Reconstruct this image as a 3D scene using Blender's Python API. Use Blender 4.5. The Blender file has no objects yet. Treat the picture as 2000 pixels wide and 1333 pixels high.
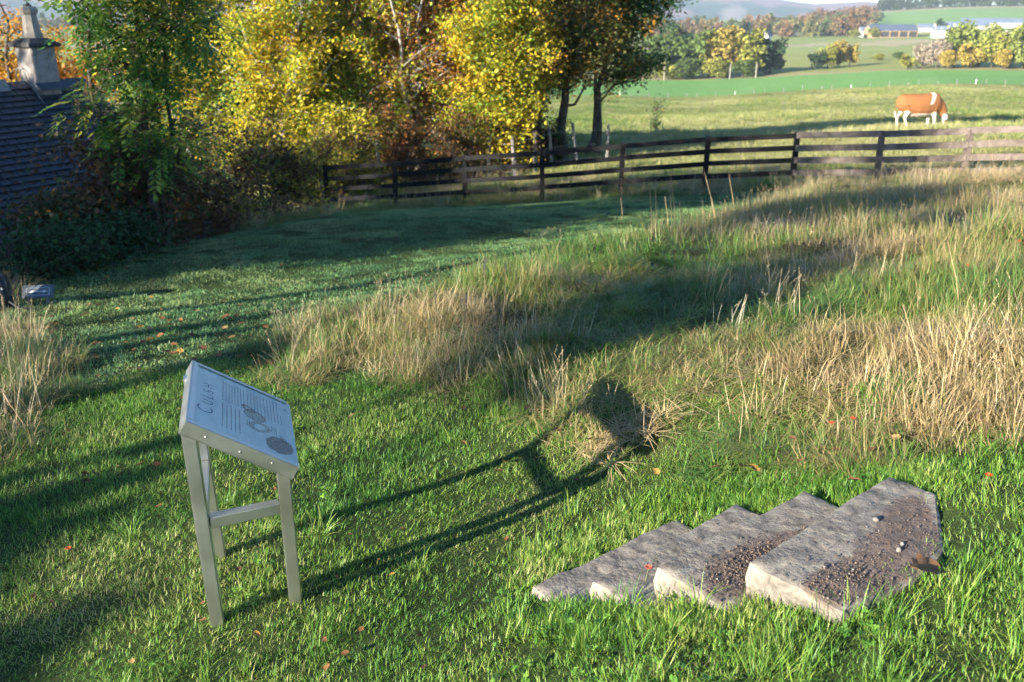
import bpy, math, random
import numpy as np
from mathutils import Vector, Matrix

# ---------------------------------------------------------------- camera, sky, sun, exposure
scene = bpy.context.scene
COL = scene.collection
FPX, PITCH, EYE = 1750.0, math.radians(20.0), 2.0     # focal length in pixels of the 2000 px wide photograph
CP, SP = math.cos(PITCH), math.sin(PITCH)
cam_d = bpy.data.cameras.new('camera')
cam = bpy.data.objects.new('camera', cam_d); COL.objects.link(cam)
cam.location = (0, 0, EYE); cam.rotation_euler = (math.pi/2 - PITCH, 0, 0)
cam_d.sensor_width = 36.0; cam_d.lens = 36.0*FPX/2000.0
cam_d.clip_start = 0.05; cam_d.clip_end = 12000
cam_d.dof.use_dof = True; cam_d.dof.focus_distance = 3.7; cam_d.dof.aperture_fstop = 4.0
scene.camera = cam

SUN_ELEV, SUN_AZ = math.radians(16.0), math.radians(50.0)   # shadows run 50 degrees to the right of the view
SUNV = Vector((-math.sin(SUN_AZ)*math.cos(SUN_ELEV), -math.cos(SUN_AZ)*math.cos(SUN_ELEV), math.sin(SUN_ELEV)))
world = bpy.data.worlds.new('World'); scene.world = world; world.use_nodes = True
wn = world.node_tree
sky = wn.nodes.new('ShaderNodeTexSky'); sky.sky_type = 'NISHITA'; sky.sun_disc = False
sky.sun_elevation = SUN_ELEV; sky.sun_rotation = math.pi + SUN_AZ
sky.air_density = 1.0; sky.dust_density = 0.15; sky.ozone_density = 6.0; sky.altitude = 150
bg = wn.nodes['Background']; bg.inputs['Strength'].default_value = 0.085
wn.links.new(sky.outputs['Color'], bg.inputs['Color'])
sun_d = bpy.data.lights.new('sun', 'SUN'); sun_d.energy = 5.0; sun_d.angle = math.radians(0.53)
sun_d.color = (1.0, 0.93, 0.80)
sun = bpy.data.objects.new('sun', sun_d); COL.objects.link(sun)
sun.rotation_euler = SUNV.to_track_quat('Z', 'Y').to_euler()
vs = scene.view_settings
vs.view_transform = 'Standard'; vs.look = 'None'; vs.gamma = 1.0; vs.use_curve_mapping = False
vs.exposure = 1.95
scene.cycles.max_bounces = 4; scene.cycles.diffuse_bounces = 2; scene.cycles.glossy_bounces = 2; scene.cycles.transmission_bounces = 3; scene.cycles.transparent_max_bounces = 4
scene.cycles.use_adaptive_sampling = True; scene.cycles.adaptive_threshold = 0.03
scene.cycles.volume_bounces = 0; scene.cycles.use_denoising = True

# ---------------------------------------------------------------- helpers
def rngf(seed): return np.random.default_rng(seed)

def tag(o, label=None, cat=None, group=None, kind=None):
    if label: o['label'] = label
    if cat: o['category'] = cat
    if group: o['group'] = group
    if kind: o['kind'] = kind
    return o

def empty(name, loc=(0, 0, 0), rz=0.0):
    o = bpy.data.objects.new(name, None); COL.objects.link(o)
    o.location = loc; o.rotation_euler = (0, 0, rz); o.empty_display_size = 0.1
    return o

def npmesh(name, v, f, col=None, smooth=False):
    """mesh from vertex array and one uniform face array (tris or quads) or a list of arrays"""
    v = np.asarray(v, dtype=np.float32).reshape(-1, 3)
    fl = f if isinstance(f, list) else [f]
    fl = [np.asarray(a, dtype=np.int32) for a in fl if len(a)]
    m = bpy.data.meshes.new(name)
    m.vertices.add(len(v)); m.vertices.foreach_set('co', v.ravel())
    tot = np.concatenate([np.full(len(a), a.shape[1], np.int32) for a in fl])
    idx = np.concatenate([a.ravel() for a in fl])
    st = np.concatenate([[0], np.cumsum(tot)[:-1]]).astype(np.int32)
    m.loops.add(len(idx)); m.loops.foreach_set('vertex_index', idx)
    m.polygons.add(len(tot)); m.polygons.foreach_set('loop_start', st)
    if smooth: m.polygons.foreach_set('use_smooth', np.ones(len(tot), bool))
    m.update(calc_edges=True)
    if col is not None:
        a = m.color_attributes.new('Col', 'FLOAT_COLOR', 'POINT')
        c = np.ones((len(v), 4), np.float32); c[:, :3] = col
        a.data.foreach_set('color', c.ravel())
    return m

def obj(name, mesh, mat=None, parent=None, loc=None, rot=None):
    o = bpy.data.objects.new(name, mesh); COL.objects.link(o)
    if mat and not mesh.materials: mesh.materials.append(mat)
    if parent: o.parent = parent
    if loc is not None: o.location = loc
    if rot is not None: o.rotation_euler = rot
    return o

class MB:
    """collects boxes, bars, tubes and polygons into one mesh"""
    def __init__(s): s.v = []; s.f = []
    def add(s, vs, fs):
        n = len(s.v); s.v += [tuple(p) for p in vs]; s.f += [tuple(i+n for i in f) for f in fs]; return s
    def box(s, a, b):
        (x0, y0, z0), (x1, y1, z1) = a, b
        return s.add([(x0,y0,z0),(x1,y0,z0),(x1,y1,z0),(x0,y1,z0),(x0,y0,z1),(x1,y0,z1),(x1,y1,z1),(x0,y1,z1)],
                     [(0,3,2,1),(4,5,6,7),(0,1,5,4),(1,2,6,5),(2,3,7,6),(3,0,4,7)])
    def bar(s, p, q, w, h, side=None):
        """box beam from p to q, w across (along side), h in the other direction"""
        p, q = Vector(p), Vector(q); d = (q-p).normalized()
        sd = Vector(side).normalized() if side is not None else d.cross(Vector((0,0,1))).normalized()
        sd = (sd - d*sd.dot(d)).normalized(); up = sd.cross(d).normalized()
        vs = []
        for c in (p, q):
            for i, j in ((-1,-1),(1,-1),(1,1),(-1,1)): vs.append(c + sd*(w/2*i) + up*(h/2*j))
        return s.add(vs, [(0,1,2,3),(7,6,5,4),(0,4,5,1),(1,5,6,2),(2,6,7,3),(3,7,4,0)])
    def tube(s, pts, rad, n=6, cap=True):
        pts = [Vector(p) for p in pts]; rings = []
        base = len(s.v)
        for i, p in enumerate(pts):
            d = (pts[min(i+1, len(pts)-1)] - pts[max(i-1, 0)]).normalized()
            a = d.orthogonal().normalized() if i == 0 else (a - d*a.dot(d)).normalized()
            b = d.cross(a); r = rad[i] if hasattr(rad, '__len__') else rad
            for k in range(n):
                t = 2*math.pi*k/n; s.v.append(tuple(p + a*(r*math.cos(t)) + b*(r*math.sin(t))))
        for i in range(len(pts)-1):
            for k in range(n):
                a0 = base+i*n+k; a1 = base+i*n+(k+1) % n
                s.f.append((a0, a1, a1+n, a0+n))
        if cap:
            s.f.append(tuple(base+k for k in reversed(range(n)))); s.f.append(tuple(base+(len(pts)-1)*n+k for k in range(n)))
        return s
    def lathe(s, prof, n=12, c=(0,0,0)):
        base = len(s.v)
        for r, z in prof:
            for k in range(n):
                t = 2*math.pi*(k+.5)/n; s.v.append((c[0]+r*math.cos(t), c[1]+r*math.sin(t), c[2]+z))
        for i in range(len(prof)-1):
            for k in range(n):
                a0 = base+i*n+k; a1 = base+i*n+(k+1) % n; s.f.append((a0, a1, a1+n, a0+n))
        s.f.append(tuple(base+k for k in reversed(range(n)))); s.f.append(tuple(base+(len(prof)-1)*n+k for k in range(n)))
        return s
    def mesh(s, name, bevel=0.0, smooth=False):
        m = bpy.data.meshes.new(name); m.from_pydata(s.v, [], s.f)
        if bevel > 0:
            import bmesh
            bm = bmesh.new(); bm.from_mesh(m)
            bmesh.ops.bevel(bm, geom=[e for e in bm.edges if len(e.link_faces) == 2 and e.calc_face_angle(0) > .5], offset=bevel, segments=2, affect='EDGES', clamp_overlap=True)
            bm.to_mesh(m); bm.free()
        if smooth:
            m.polygons.foreach_set('use_smooth', np.ones(len(m.polygons), bool))
        m.update(); return m
    def build(s, name, mat, parent=None, bevel=0.0, smooth=False):
        return obj(name, s.mesh(name, bevel, smooth), mat, parent)

_tab = np.random.default_rng(5).random((256, 256))
def vnoise(x, y, seed=0):
    x = np.asarray(x, float) + seed*17.31; y = np.asarray(y, float) + seed*9.77
    xi = np.floor(x).astype(int); yi = np.floor(y).astype(int); fx = x-xi; fy = y-yi
    fx = fx*fx*(3-2*fx); fy = fy*fy*(3-2*fy); g = lambda a, b: _tab[a % 256, b % 256]
    return (g(xi, yi)*(1-fx)+g(xi+1, yi)*fx)*(1-fy) + (g(xi, yi+1)*(1-fx)+g(xi+1, yi+1)*fx)*fy
def fbm(x, y, seed=0, o=3):
    s = 0; a = 1; t = 0
    for k in range(o): s = s + a*vnoise(np.asarray(x)*2**k, np.asarray(y)*2**k, seed+k*3); t += a; a *= .5
    return s/t
def smooth01(a, b, x): t = np.clip((np.asarray(x, float)-a)/(b-a), 0, 1); return t*t*(3-2*t)

def ray(px, py):
    u = (px-1000.0)/FPX; v = (py-666.5)/FPX
    return np.array([u, CP - v*SP, -(SP + v*CP)])
def at_h(px, py, h):                       # the point on that line of sight h metres below the eye
    r = ray(px, py); return r*(h/-r[2]) + np.array([0, 0, EYE])
def at_r(px, py, d):                       # the point at horizontal distance d
    r = ray(px, py); return r*(d/math.hypot(r[0], r[1])) + np.array([0, 0, EYE])
def to_px(x, y, z):
    z = z-EYE; zc = y*CP - z*SP; vc = -(y*SP + z*CP)
    zc = np.where(zc < .05, .05, zc)
    return 1000+FPX*x/zc, 666.5+FPX*vc/zc

# ---------------------------------------------------------------- materials
def nodes_of(name):
    m = bpy.data.materials.new(name); m.use_nodes = True
    nt = m.node_tree; return m, nt, nt.nodes['Principled BSDF'], nt.nodes['Material Output']
def nd(nt, t, **kw):
    n = nt.nodes.new(t)
    for k, v in kw.items():
        if k in n.inputs: n.inputs[k].default_value = v
        else: setattr(n, k, v)
    return n
def ramp(nt, stops, fac=None):
    r = nt.nodes.new('ShaderNodeValToRGB'); e = r.color_ramp.elements
    while len(e) < len(stops): e.new(0.5)
    for i, (p, c) in enumerate(stops): e[i].position = p; e[i].color = (*c, 1)
    if fac is not None: nt.links.new(fac, r.inputs[0])
    return r
def noise_mat(name, stops, scale=8, rough=.7, bump=.2, bscale=None, metallic=0.0, detail=6, spec=.4, bdist=.01, stretch=None, dist=0.0):
    m, nt, b, out = nodes_of(name)
    tc = nd(nt, 'ShaderNodeTexCoord'); src = tc.outputs['Object']
    if stretch:
        mp = nd(nt, 'ShaderNodeMapping'); mp.inputs['Scale'].default_value = stretch; nt.links.new(src, mp.inputs['Vector']); src = mp.outputs[0]
    n = nd(nt, 'ShaderNodeTexNoise', Scale=scale, Detail=detail, Distortion=dist); nt.links.new(src, n.inputs['Vector'])
    r = ramp(nt, stops, n.outputs['Fac']); nt.links.new(r.outputs[0], b.inputs['Base Color'])
    b.inputs['Roughness'].default_value = rough; b.inputs['Metallic'].default_value = metallic
    b.inputs['Specular IOR Level'].default_value = spec
    if bump > 0:
        n2 = nd(nt, 'ShaderNodeTexNoise', Scale=bscale or scale*3, Detail=8.0); nt.links.new(src, n2.inputs['Vector'])
        bp = nd(nt, 'ShaderNodeBump', Strength=bump, Distance=bdist); nt.links.new(n2.outputs['Fac'], bp.inputs['Height'])
        nt.links.new(bp.outputs[0], b.inputs['Normal'])
    return m
def leaf_mat(name, trans=.35, rough=.55, spec=.3):
    m, nt, b, out = nodes_of(name)
    a = nd(nt, 'ShaderNodeAttribute', attribute_name='Col')
    nt.links.new(a.outputs['Color'], b.inputs['Base Color'])
    b.inputs['Roughness'].default_value = rough; b.inputs['Specular IOR Level'].default_value = spec
    t = nd(nt, 'ShaderNodeBsdfTranslucent'); nt.links.new(a.outputs['Color'], t.inputs['Color'])
    mx = nd(nt, 'ShaderNodeMixShader'); mx.inputs[0].default_value = trans
    nt.links.new(b.outputs[0], mx.inputs[1]); nt.links.new(t.outputs[0], mx.inputs[2]); nt.links.new(mx.outputs[0], out.inputs['Surface'])
    return m
def grass_mat(name, stops, trans=.3, rough=.45, spec=.35, vamp=.55):
    """colour = ramp(tint of the tuft + variation of the blade); paler towards the tip"""
    m, nt, b, out = nodes_of(name)
    ti = nd(nt, 'ShaderNodeAttribute', attribute_name='tint', attribute_type='INSTANCER')
    va = nd(nt, 'ShaderNodeAttribute', attribute_name='vary')
    ma = nd(nt, 'ShaderNodeMath', operation='MULTIPLY_ADD'); ma.inputs[1].default_value = vamp
    nt.links.new(va.outputs['Fac'], ma.inputs[0]); nt.links.new(ti.outputs['Fac'], ma.inputs[2])
    r = ramp(nt, stops, ma.outputs[0])
    nt.links.new(r.outputs[0], b.inputs['Base Color'])
    b.inputs['Roughness'].default_value = rough; b.inputs['Specular IOR Level'].default_value = spec
    t = nd(nt, 'ShaderNodeBsdfTranslucent'); nt.links.new(r.outputs[0], t.inputs['Color'])
    mx = nd(nt, 'ShaderNodeMixShader'); mx.inputs[0].default_value = trans
    nt.links.new(b.outputs[0], mx.inputs[1]); nt.links.new(t.outputs[0], mx.inputs[2]); nt.links.new(mx.outputs[0], out.inputs['Surface'])
    return m

M = {}
M['leaf'] = leaf_mat('leaf'); M['gloss_leaf'] = leaf_mat('glossy_leaf', .25, .5, .2)
M['far_leaf'] = leaf_mat('far_leaf', .2, .8, .1)
M['bark'] = noise_mat('bark', [(.3, (.035, .028, .022)), (.6, (.10, .085, .07)), (.8, (.17, .15, .12))], 14, .9, .6, 30, spec=.1, bdist=.02, stretch=(1, 1, .3))
M['pale_bark'] = noise_mat('pale_bark', [(.35, (.09, .075, .06)), (.5, (.36, .33, .29)), (.75, (.55, .52, .47))], 9, .85, .5, 26, spec=.1, bdist=.01, stretch=(1, 1, .5))
M['seed'] = noise_mat('seed', [(.3, (.09, .04, .018)), (.7, (.24, .11, .05))], 60, .8, 0)
M['lawn'] = grass_mat('lawn_blade', [(0, (.032, .115, .022)), (.3, (.08, .21, .03)), (.55, (.155, .30, .042)), (.78, (.29, .375, .07)), (1, (.44, .38, .17))], .32, .45, .35)
M['shade_blue_lawn'] = grass_mat('shade_blue_lawn_blade', [(0, (.045, .13, .06)), (.3, (.10, .23, .085)), (.55, (.19, .32, .11)), (.78, (.33, .40, .13)), (1, (.44, .40, .20))], .28, .45, .4)  # cool blue shade, and the sky sheen of dew, mixed into the blade colours
M['meadow'] = grass_mat('meadow_blade', [(0, (.04, .125, .025)), (.32, (.09, .20, .035)), (.55, (.20, .22, .055)), (.75, (.35, .25, .11)), (1, (.48, .36, .19))], .3, .45, .35)
M['straw'] = grass_mat('straw_stem', [(0, (.28, .18, .09)), (.35, (.46, .34, .18)), (.7, (.62, .50, .31)), (1, (.74, .64, .46))], .22, .5, .3)
M['weed'] = grass_mat('clover_leaf', [(0, (.04, .12, .015)), (.5, (.10, .24, .03)), (1, (.22, .34, .05))], .25, .4, .4)
M['pasture'] = grass_mat('pasture_blade', [(0, (.05, .12, .03)), (.4, (.13, .20, .04)), (.7, (.27, .29, .09)), (1, (.40, .36, .17))], .25, .6, .2)
def steel_mat(name, base, rough, metallic):
    m, nt, b, out = nodes_of(name)
    tc = nd(nt, 'ShaderNodeTexCoord')
    n = nd(nt, 'ShaderNodeTexNoise', Scale=7.0, Detail=8.0, Distortion=.3); nt.links.new(tc.outputs['Object'], n.inputs['Vector'])
    r = ramp(nt, [(.3, tuple(c*.9 for c in base)), (.55, base), (.8, tuple(min(1, c*1.06) for c in base))], n.outputs['Fac'])
    sp = nd(nt, 'ShaderNodeTexVoronoi', Scale=160.0); nt.links.new(tc.outputs['Object'], sp.inputs['Vector'])
    sr = ramp(nt, [(.0, (1, 1, 1)), (.09, (0, 0, 0))], sp.outputs['Distance'])
    n3 = nd(nt, 'ShaderNodeTexNoise', Scale=30.0); nt.links.new(tc.outputs['Object'], n3.inputs['Vector'])
    sm = ramp(nt, [(.52, (0, 0, 0)), (.6, (1, 1, 1))], n3.outputs['Fac'])
    mu = nd(nt, 'ShaderNodeMath', operation='MULTIPLY'); nt.links.new(sr.outputs[0], mu.inputs[0]); nt.links.new(sm.outputs[0], mu.inputs[1])
    mix = nd(nt, 'ShaderNodeMix', data_type='RGBA'); mix.inputs['B'].default_value = (.72, .70, .62, 1)
    nt.links.new(mu.outputs[0], mix.inputs['Factor']); nt.links.new(r.outputs[0], mix.inputs['A'])
    nt.links.new(mix.outputs['Result'], b.inputs['Base Color'])
    b.inputs['Metallic'].default_value = metallic
    rr = ramp(nt, [(.3, (rough*.9,)*3), (.75, (rough*1.15,)*3)], n.outputs['Fac']); nt.links.new(rr.outputs[0], b.inputs['Roughness'])
    return m
M['steel'] = steel_mat('brushed_steel', (.56, .55, .50), .38, .95)
M['panel'] = noise_mat('printed_panel', [(.3, (.34, .40, .37)), (.5, (.43, .48, .43)), (.75, (.49, .53, .47))], 6, .30, .06, 20, spec=.5, bdist=.002, stretch=(1, 4, 1), dist=.6)
M['ink'] = noise_mat('blue_ink', [(.3, (.012, .03, .10)), (.7, (.02, .05, .14))], 40, .5, 0)
M['text_ink'] = noise_mat('grey_ink', [(.3, (.05, .06, .07)), (.7, (.12, .13, .14))], 300, .5, 0)
M['green_ink'] = noise_mat('green_ink', [(.3, (.03, .20, .22)), (.7, (.04, .25, .27))], 40, .5, 0)
def drawing_mat(name, c0, c1, c2):
    m, nt, b, out = nodes_of(name)
    tc = nd(nt, 'ShaderNodeTexCoord')
    w = nd(nt, 'ShaderNodeTexWave', wave_type='RINGS', Scale=9.0, Distortion=26.0, Detail=5.0); w.inputs['Detail Scale'].default_value = 7.0
    nt.links.new(tc.outputs['Object'], w.inputs['Vector'])
    n = nd(nt, 'ShaderNodeTexNoise', Scale=90.0, Detail=3.0); nt.links.new(tc.outputs['Object'], n.inputs['Vector'])
    ad = nd(nt, 'ShaderNodeMath', operation='MULTIPLY_ADD'); ad.inputs[1].default_value = .55
    nt.links.new(w.outputs['Fac'], ad.inputs[0]); nt.links.new(n.outputs['Fac'], ad.inputs[2])
    r = ramp(nt, [(.45, c0), (.75, c1), (1.0, c2)], ad.outputs[0]); nt.links.new(r.outputs[0], b.inputs['Base Color'])
    b.inputs['Roughness'].default_value = .4
    return m
M['drawing_brown'] = drawing_mat('brown_drawing_ink', (.03, .025, .03), (.16, .12, .09), (.26, .21, .16))
M['drawing_pale'] = drawing_mat('pale_drawing_ink', (.10, .10, .10), (.33, .31, .22), (.38, .38, .30))
M['black_wood'] = noise_mat('black_stained_wood', [(.3, (.006, .006, .007)), (.7, (.016, .015, .014))], 9, .8, .4, 60, spec=.15, stretch=(1, 1, 1))
M['brown_wood'] = noise_mat('brown_treated_wood', [(.3, (.09, .07, .057)), (.55, (.15, .118, .096)), (.8, (.22, .175, .145))], 5, .75, .4, 40, spec=.2, dist=1.5)
M['grey_wood'] = noise_mat('weathered_grey_wood', [(.3, (.10, .09, .08)), (.7, (.30, .28, .25))], 12, .9, .4, 50, spec=.1)
M['wire'] = noise_mat('galvanised_wire', [(.3, (.2, .2, .2)), (.7, (.35, .35, .35))], 30, .5, 0, metallic=.8)
M['slate'] = noise_mat('roof_slate', [(.3, (.022, .026, .034)), (.6, (.045, .052, .066)), (.8, (.075, .082, .095))], 3, .55, .4, 30, spec=.5, bdist=.004)
M['lead'] = noise_mat('ridge_stone', [(.3, (.14, .14, .14)), (.7, (.25, .25, .25))], 5, .7, .3)
M['chimney_stone'] = noise_mat('chimney_granite', [(.3, (.19, .165, .145)), (.5, (.30, .26, .23)), (.8, (.40, .35, .31))], 9, .9, .5, 60, spec=.2)
M['dark_stone'] = noise_mat('mossy_dark_stone', [(.3, (.03, .03, .03)), (.7, (.09, .085, .08))], 14, .95, .5, 40, spec=.1)
M['pot'] = noise_mat('clay_pot', [(.3, (.22, .19, .15)), (.7, (.37, .32, .26))], 10, .8, .3)
M['white'] = noise_mat('white_paint', [(.3, (.68, .67, .64)), (.7, (.8, .79, .76))], 12, .5, 0)
M['grey_metal'] = noise_mat('grey_metal', [(.3, (.30, .33, .37)), (.7, (.45, .48, .52))], 12, .45, 0, metallic=.3)
M['black_plastic'] = noise_mat('black_plastic', [(.3, (.005, .005, .008)), (.7, (.015, .015, .02))], 12, .4, .1)
M['blue_plastic'] = noise_mat('blue_plastic', [(.3, (.02, .05, .3)), (.7, (.03, .09, .4))], 12, .4, 0)
M['dead_leaf'] = leaf_mat('dead_leaf', .2, .7, .2)
M['red_petal'] = noise_mat('red_petal', [(.3, (.55, .03, .01)), (.7, (.75, .09, .02))], 60, .5, 0)

def ground_mat():
    m, nt, b, out = nodes_of('ground_cover')
    a = nd(nt, 'ShaderNodeAttribute', attribute_name='Col')
    g = nd(nt, 'ShaderNodeNewGeometry')
    n = nd(nt, 'ShaderNodeTexNoise', Scale=1.1, Detail=10.0, Roughness=.65); nt.links.new(g.outputs['Position'], n.inputs['Vector'])
    n2 = nd(nt, 'ShaderNodeTexNoise', Scale=.035, Detail=5.0); nt.links.new(g.outputs['Position'], n2.inputs['Vector'])
    nf = nd(nt, 'ShaderNodeTexNoise', Scale=55.0, Detail=6.0, Roughness=.7); nt.links.new(g.outputs['Position'], nf.inputs['Vector'])
    av = nd(nt, 'ShaderNodeMath', operation='MULTIPLY_ADD'); av.inputs[1].default_value = .6; av.inputs[2].default_value = .18
    sm = nd(nt, 'ShaderNodeMath', operation='ADD'); nt.links.new(n.outputs['Fac'], sm.inputs[0]); nt.links.new(nf.outputs['Fac'], sm.inputs[1]); sb_ = nd(nt, 'ShaderNodeMath', operation='MULTIPLY'); sb_.inputs[1].default_value = .5; nt.links.new(sm.outputs[0], sb_.inputs[0])
    r1 = ramp(nt, [(.34, (.5, .5, .5)), (.66, (1.45, 1.4, 1.3))], sb_.outputs[0])
    r2 = ramp(nt, [(.3, (.88, .92, .9)), (.7, (1.1, 1.06, 1.0))], n2.outputs['Fac'])
    m1 = nd(nt, 'ShaderNodeMix', data_type='RGBA', blend_type='MULTIPLY'); m1.inputs['Factor'].default_value = 1
    m2 = nd(nt, 'ShaderNodeMix', data_type='RGBA', blend_type='MULTIPLY'); m2.inputs['Factor'].default_value = 1
    nt.links.new(a.outputs['Color'], m1.inputs['A']); nt.links.new(r1.outputs[0], m1.inputs['B'])
    nt.links.new(m1.outputs['Result'], m2.inputs['A']); nt.links.new(r2.outputs[0], m2.inputs['B'])
    nt.links.new(m2.outputs['Result'], b.inputs['Base Color'])
    b.inputs['Roughness'].default_value = .95; b.inputs['Specular IOR Level'].default_value = .1
    bp = nd(nt, 'ShaderNodeBump', Strength=.7, Distance=.08); nt.links.new(sb_.outputs[0], bp.inputs['Height'])
    nt.links.new(bp.outputs[0], b.inputs['Normal'])
    return m
M['ground'] = ground_mat()

def stone_mat():
    m, nt, b, out = nodes_of('sandstone_slab')
    tc = nd(nt, 'ShaderNodeTexCoord'); P = tc.outputs['Object']
    n = nd(nt, 'ShaderNodeTexNoise', Scale=5.0, Detail=8.0, Roughness=.62); nt.links.new(P, n.inputs['Vector'])
    r = ramp(nt, [(.28, (.120, .100, .080)), (.45, (.208, .178, .144)), (.62, (.26, .226, .182)), (.8, (.30, .264, .21))], n.outputs['Fac'])
    # pale yellow lichen
    n2 = nd(nt, 'ShaderNodeTexNoise', Scale=16.0, Detail=6.0); nt.links.new(P, n2.inputs['Vector'])
    lm = ramp(nt, [(.55, (0, 0, 0)), (.66, (1, 1, 1))], n2.outputs['Fac'])
    lx = nd(nt, 'ShaderNodeMix', data_type='RGBA'); lx.inputs['B'].default_value = (.47, .45, .33, 1)
    sc = nd(nt, 'ShaderNodeMath', operation='MULTIPLY'); sc.inputs[1].default_value = .28
    nt.links.new(lm.outputs[0], sc.inputs[0]); nt.links.new(sc.outputs[0], lx.inputs['Factor']); nt.links.new(r.outputs[0], lx.inputs['A'])
    n5 = nd(nt, 'ShaderNodeTexNoise', Scale=13.0, Detail=9.0, Roughness=.72, Distortion=.6); nt.links.new(P, n5.inputs['Vector'])
    st = ramp(nt, [(.36, (.42, .41, .40)), (.5, (.92, .92, .92)), (.66, (1.12, 1.10, 1.05))], n5.outputs['Fac'])
    sx = nd(nt, 'ShaderNodeMix', data_type='RGBA', blend_type='MULTIPLY'); sx.inputs['Factor'].default_value = 1
    nt.links.new(lx.outputs['Result'], sx.inputs['A']); nt.links.new(st.outputs[0], sx.inputs['B'])
    # brown earth trodden onto the tread: mask painted on the mesh
    a = nd(nt, 'ShaderNodeAttribute', attribute_name='Col')
    n3 = nd(nt, 'ShaderNodeTexNoise', Scale=24.0, Detail=8.0, Roughness=.7); nt.links.new(P, n3.inputs['Vector'])
    sb = nd(nt, 'ShaderNodeMath', operation='ADD'); nt.links.new(a.outputs['Fac'], sb.inputs[0]); nt.links.new(n3.outputs['Fac'], sb.inputs[1])
    dm = ramp(nt, [(.88, (0, 0, 0)), (1.0, (1, 1, 1))], sb.outputs[0])
    dc = ramp(nt, [(.3, (.075, .052, .038)), (.55, (.15, .11, .085)), (.75, (.22, .17, .135))], n3.outputs['Fac'])
    dx = nd(nt, 'ShaderNodeMix', data_type='RGBA'); nt.links.new(dm.outputs[0], dx.inputs['Factor'])
    nt.links.new(sx.outputs['Result'], dx.inputs['A']); nt.links.new(dc.outputs[0], dx.inputs['B'])
    nt.links.new(dx.outputs['Result'], b.inputs['Base Color'])
    b.inputs['Roughness'].default_value = .82; b.inputs['Specular IOR Level'].default_value = .35
    n4 = nd(nt, 'ShaderNodeTexNoise', Scale=38.0, Detail=9.0, Roughness=.6); nt.links.new(P, n4.inputs['Vector'])
    vo = nd(nt, 'ShaderNodeTexVoronoi', Scale=46.0); nt.links.new(P, vo.inputs['Vector'])
    pit = ramp(nt, [(.0, (0, 0, 0)), (.25, (1, 1, 1))], vo.outputs['Distance'])
    ad = nd(nt, 'ShaderNodeMath', operation='MULTIPLY_ADD'); ad.inputs[1].default_value = .25
    nt.links.new(pit.outputs[0], ad.inputs[0]); nt.links.new(n4.outputs['Fac'], ad.inputs[2])
    bp = nd(nt, 'ShaderNodeBump', Strength=.8, Distance=.008); nt.links.new(ad.outputs[0], bp.inputs['Height'])
    nt.links.new(bp.outputs[0], b.inputs['Normal'])
    return m
M['stone'] = stone_mat()
M['grit'] = leaf_mat('grit_grain', 0.0, .9, .2)

# ---------------------------------------------------------------- terrain
FENCE_H = 1.12
FENCE_PX = [(560, 330, 22.6), (635, 323, 22.2), (770, 315, 21.4), (907, 304, 20.8), (1060, 294, 20.2), (1217, 280, 19.9), (1382, 267, 19.8), (1557, 259, 20.0),
            (1725, 255, 19.7), (1898, 249, 19.6), (2075, 243, 19.6), (2250, 236, 19.6)]     # top of each post and its distance
FENCE_TOP = [at_r(*p) for p in FENCE_PX]
AZ0, AZ1 = math.atan2(ray(1300, 100)[0], ray(1300, 100)[1]), math.atan2(ray(1950, 100)[0], ray(1950, 100)[1])
PROF = [(24, 322, 300), (38, 263, 248), (60, 236, 222), (100, 213, 196), (170, 190, 166), (260, 156, 137), (400, 112, 104), (600, 78, 73), (800, 62, 42), (1100, 47, 9), (1400, 44, 12), (3600, 36, 30)]
_pr = np.log([p[0] for p in PROF])
_p0 = np.array([at_r(1300, p[1], p[0])[2] for p in PROF]); _p1 = np.array([at_r(1950, p[2], p[0])[2] for p in PROF])
def z_far(x, y):
    r = np.log(np.maximum(np.hypot(x, y), 1.0)); az = np.arctan2(x, y)
    t = smooth01(AZ0, AZ1, az)
    return np.interp(r, _pr, _p0)*(1-t) + np.interp(r, _pr, _p1)*t

_c = []
for px, py, h in [(0,1333,2.04),(500,1333,2.0),(1000,1333,1.87),(1300,1333,1.72),(1600,1333,1.62),(2000,1333,1.57),(2000,1150,1.55),(1930,1000,1.56),
                  (1042,1150,2.0),(1560,1195,1.655),(1720,1225,1.605),(1850,1180,1.58),(1330,1172,1.775),(1200,1165,1.88),(1672,968,1.71),(1510,990,1.83),(1390,990,1.93),(1290,1020,2.0),(1810,935,1.60),
                  (425,1215,2.0),(577,1172,2.0),(430,1077,2.02),(800,1000,2.05),(1000,900,2.08),(150,1000,2.08),(0,900,2.15),
                  (300,800,2.2),(600,780,2.2),(900,780,2.12),(1200,850,2.0),(1500,870,1.86),(1800,880,1.72),(2000,850,1.66),
                  (800,680,2.24),(1000,640,2.25),(1300,640,2.15),(1600,640,2.08),(2000,600,2.0),
                  (200,680,2.45),(500,620,2.57),(300,560,2.78),(700,520,2.9),(60,590,2.7),(1000,470,2.95),(1300,480,2.65),(1600,480,2.55),(2000,480,2.42),
                  (0,545,2.85),(120,520,2.95),(300,484,3.12),(480,453,3.28),(600,428,3.38),(760,414,3.45),(900,410,3.45),(1200,400,3.35),(1500,400,3.2),(1800,400,3.0)]:
    _c.append(at_h(px, py, h))
for p in FENCE_TOP: _c.append(p - np.array([0, 0, FENCE_H]))
for a in np.radians([-40, -25, -10, 0, 8, 16, 24, 32, 42]):
    for r in (30, 40):
        x, y = r*math.sin(a), r*math.cos(a); _c.append(np.array([x, y, float(z_far(x, y)) - (.5 if a < 0 else 0)]))
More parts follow.
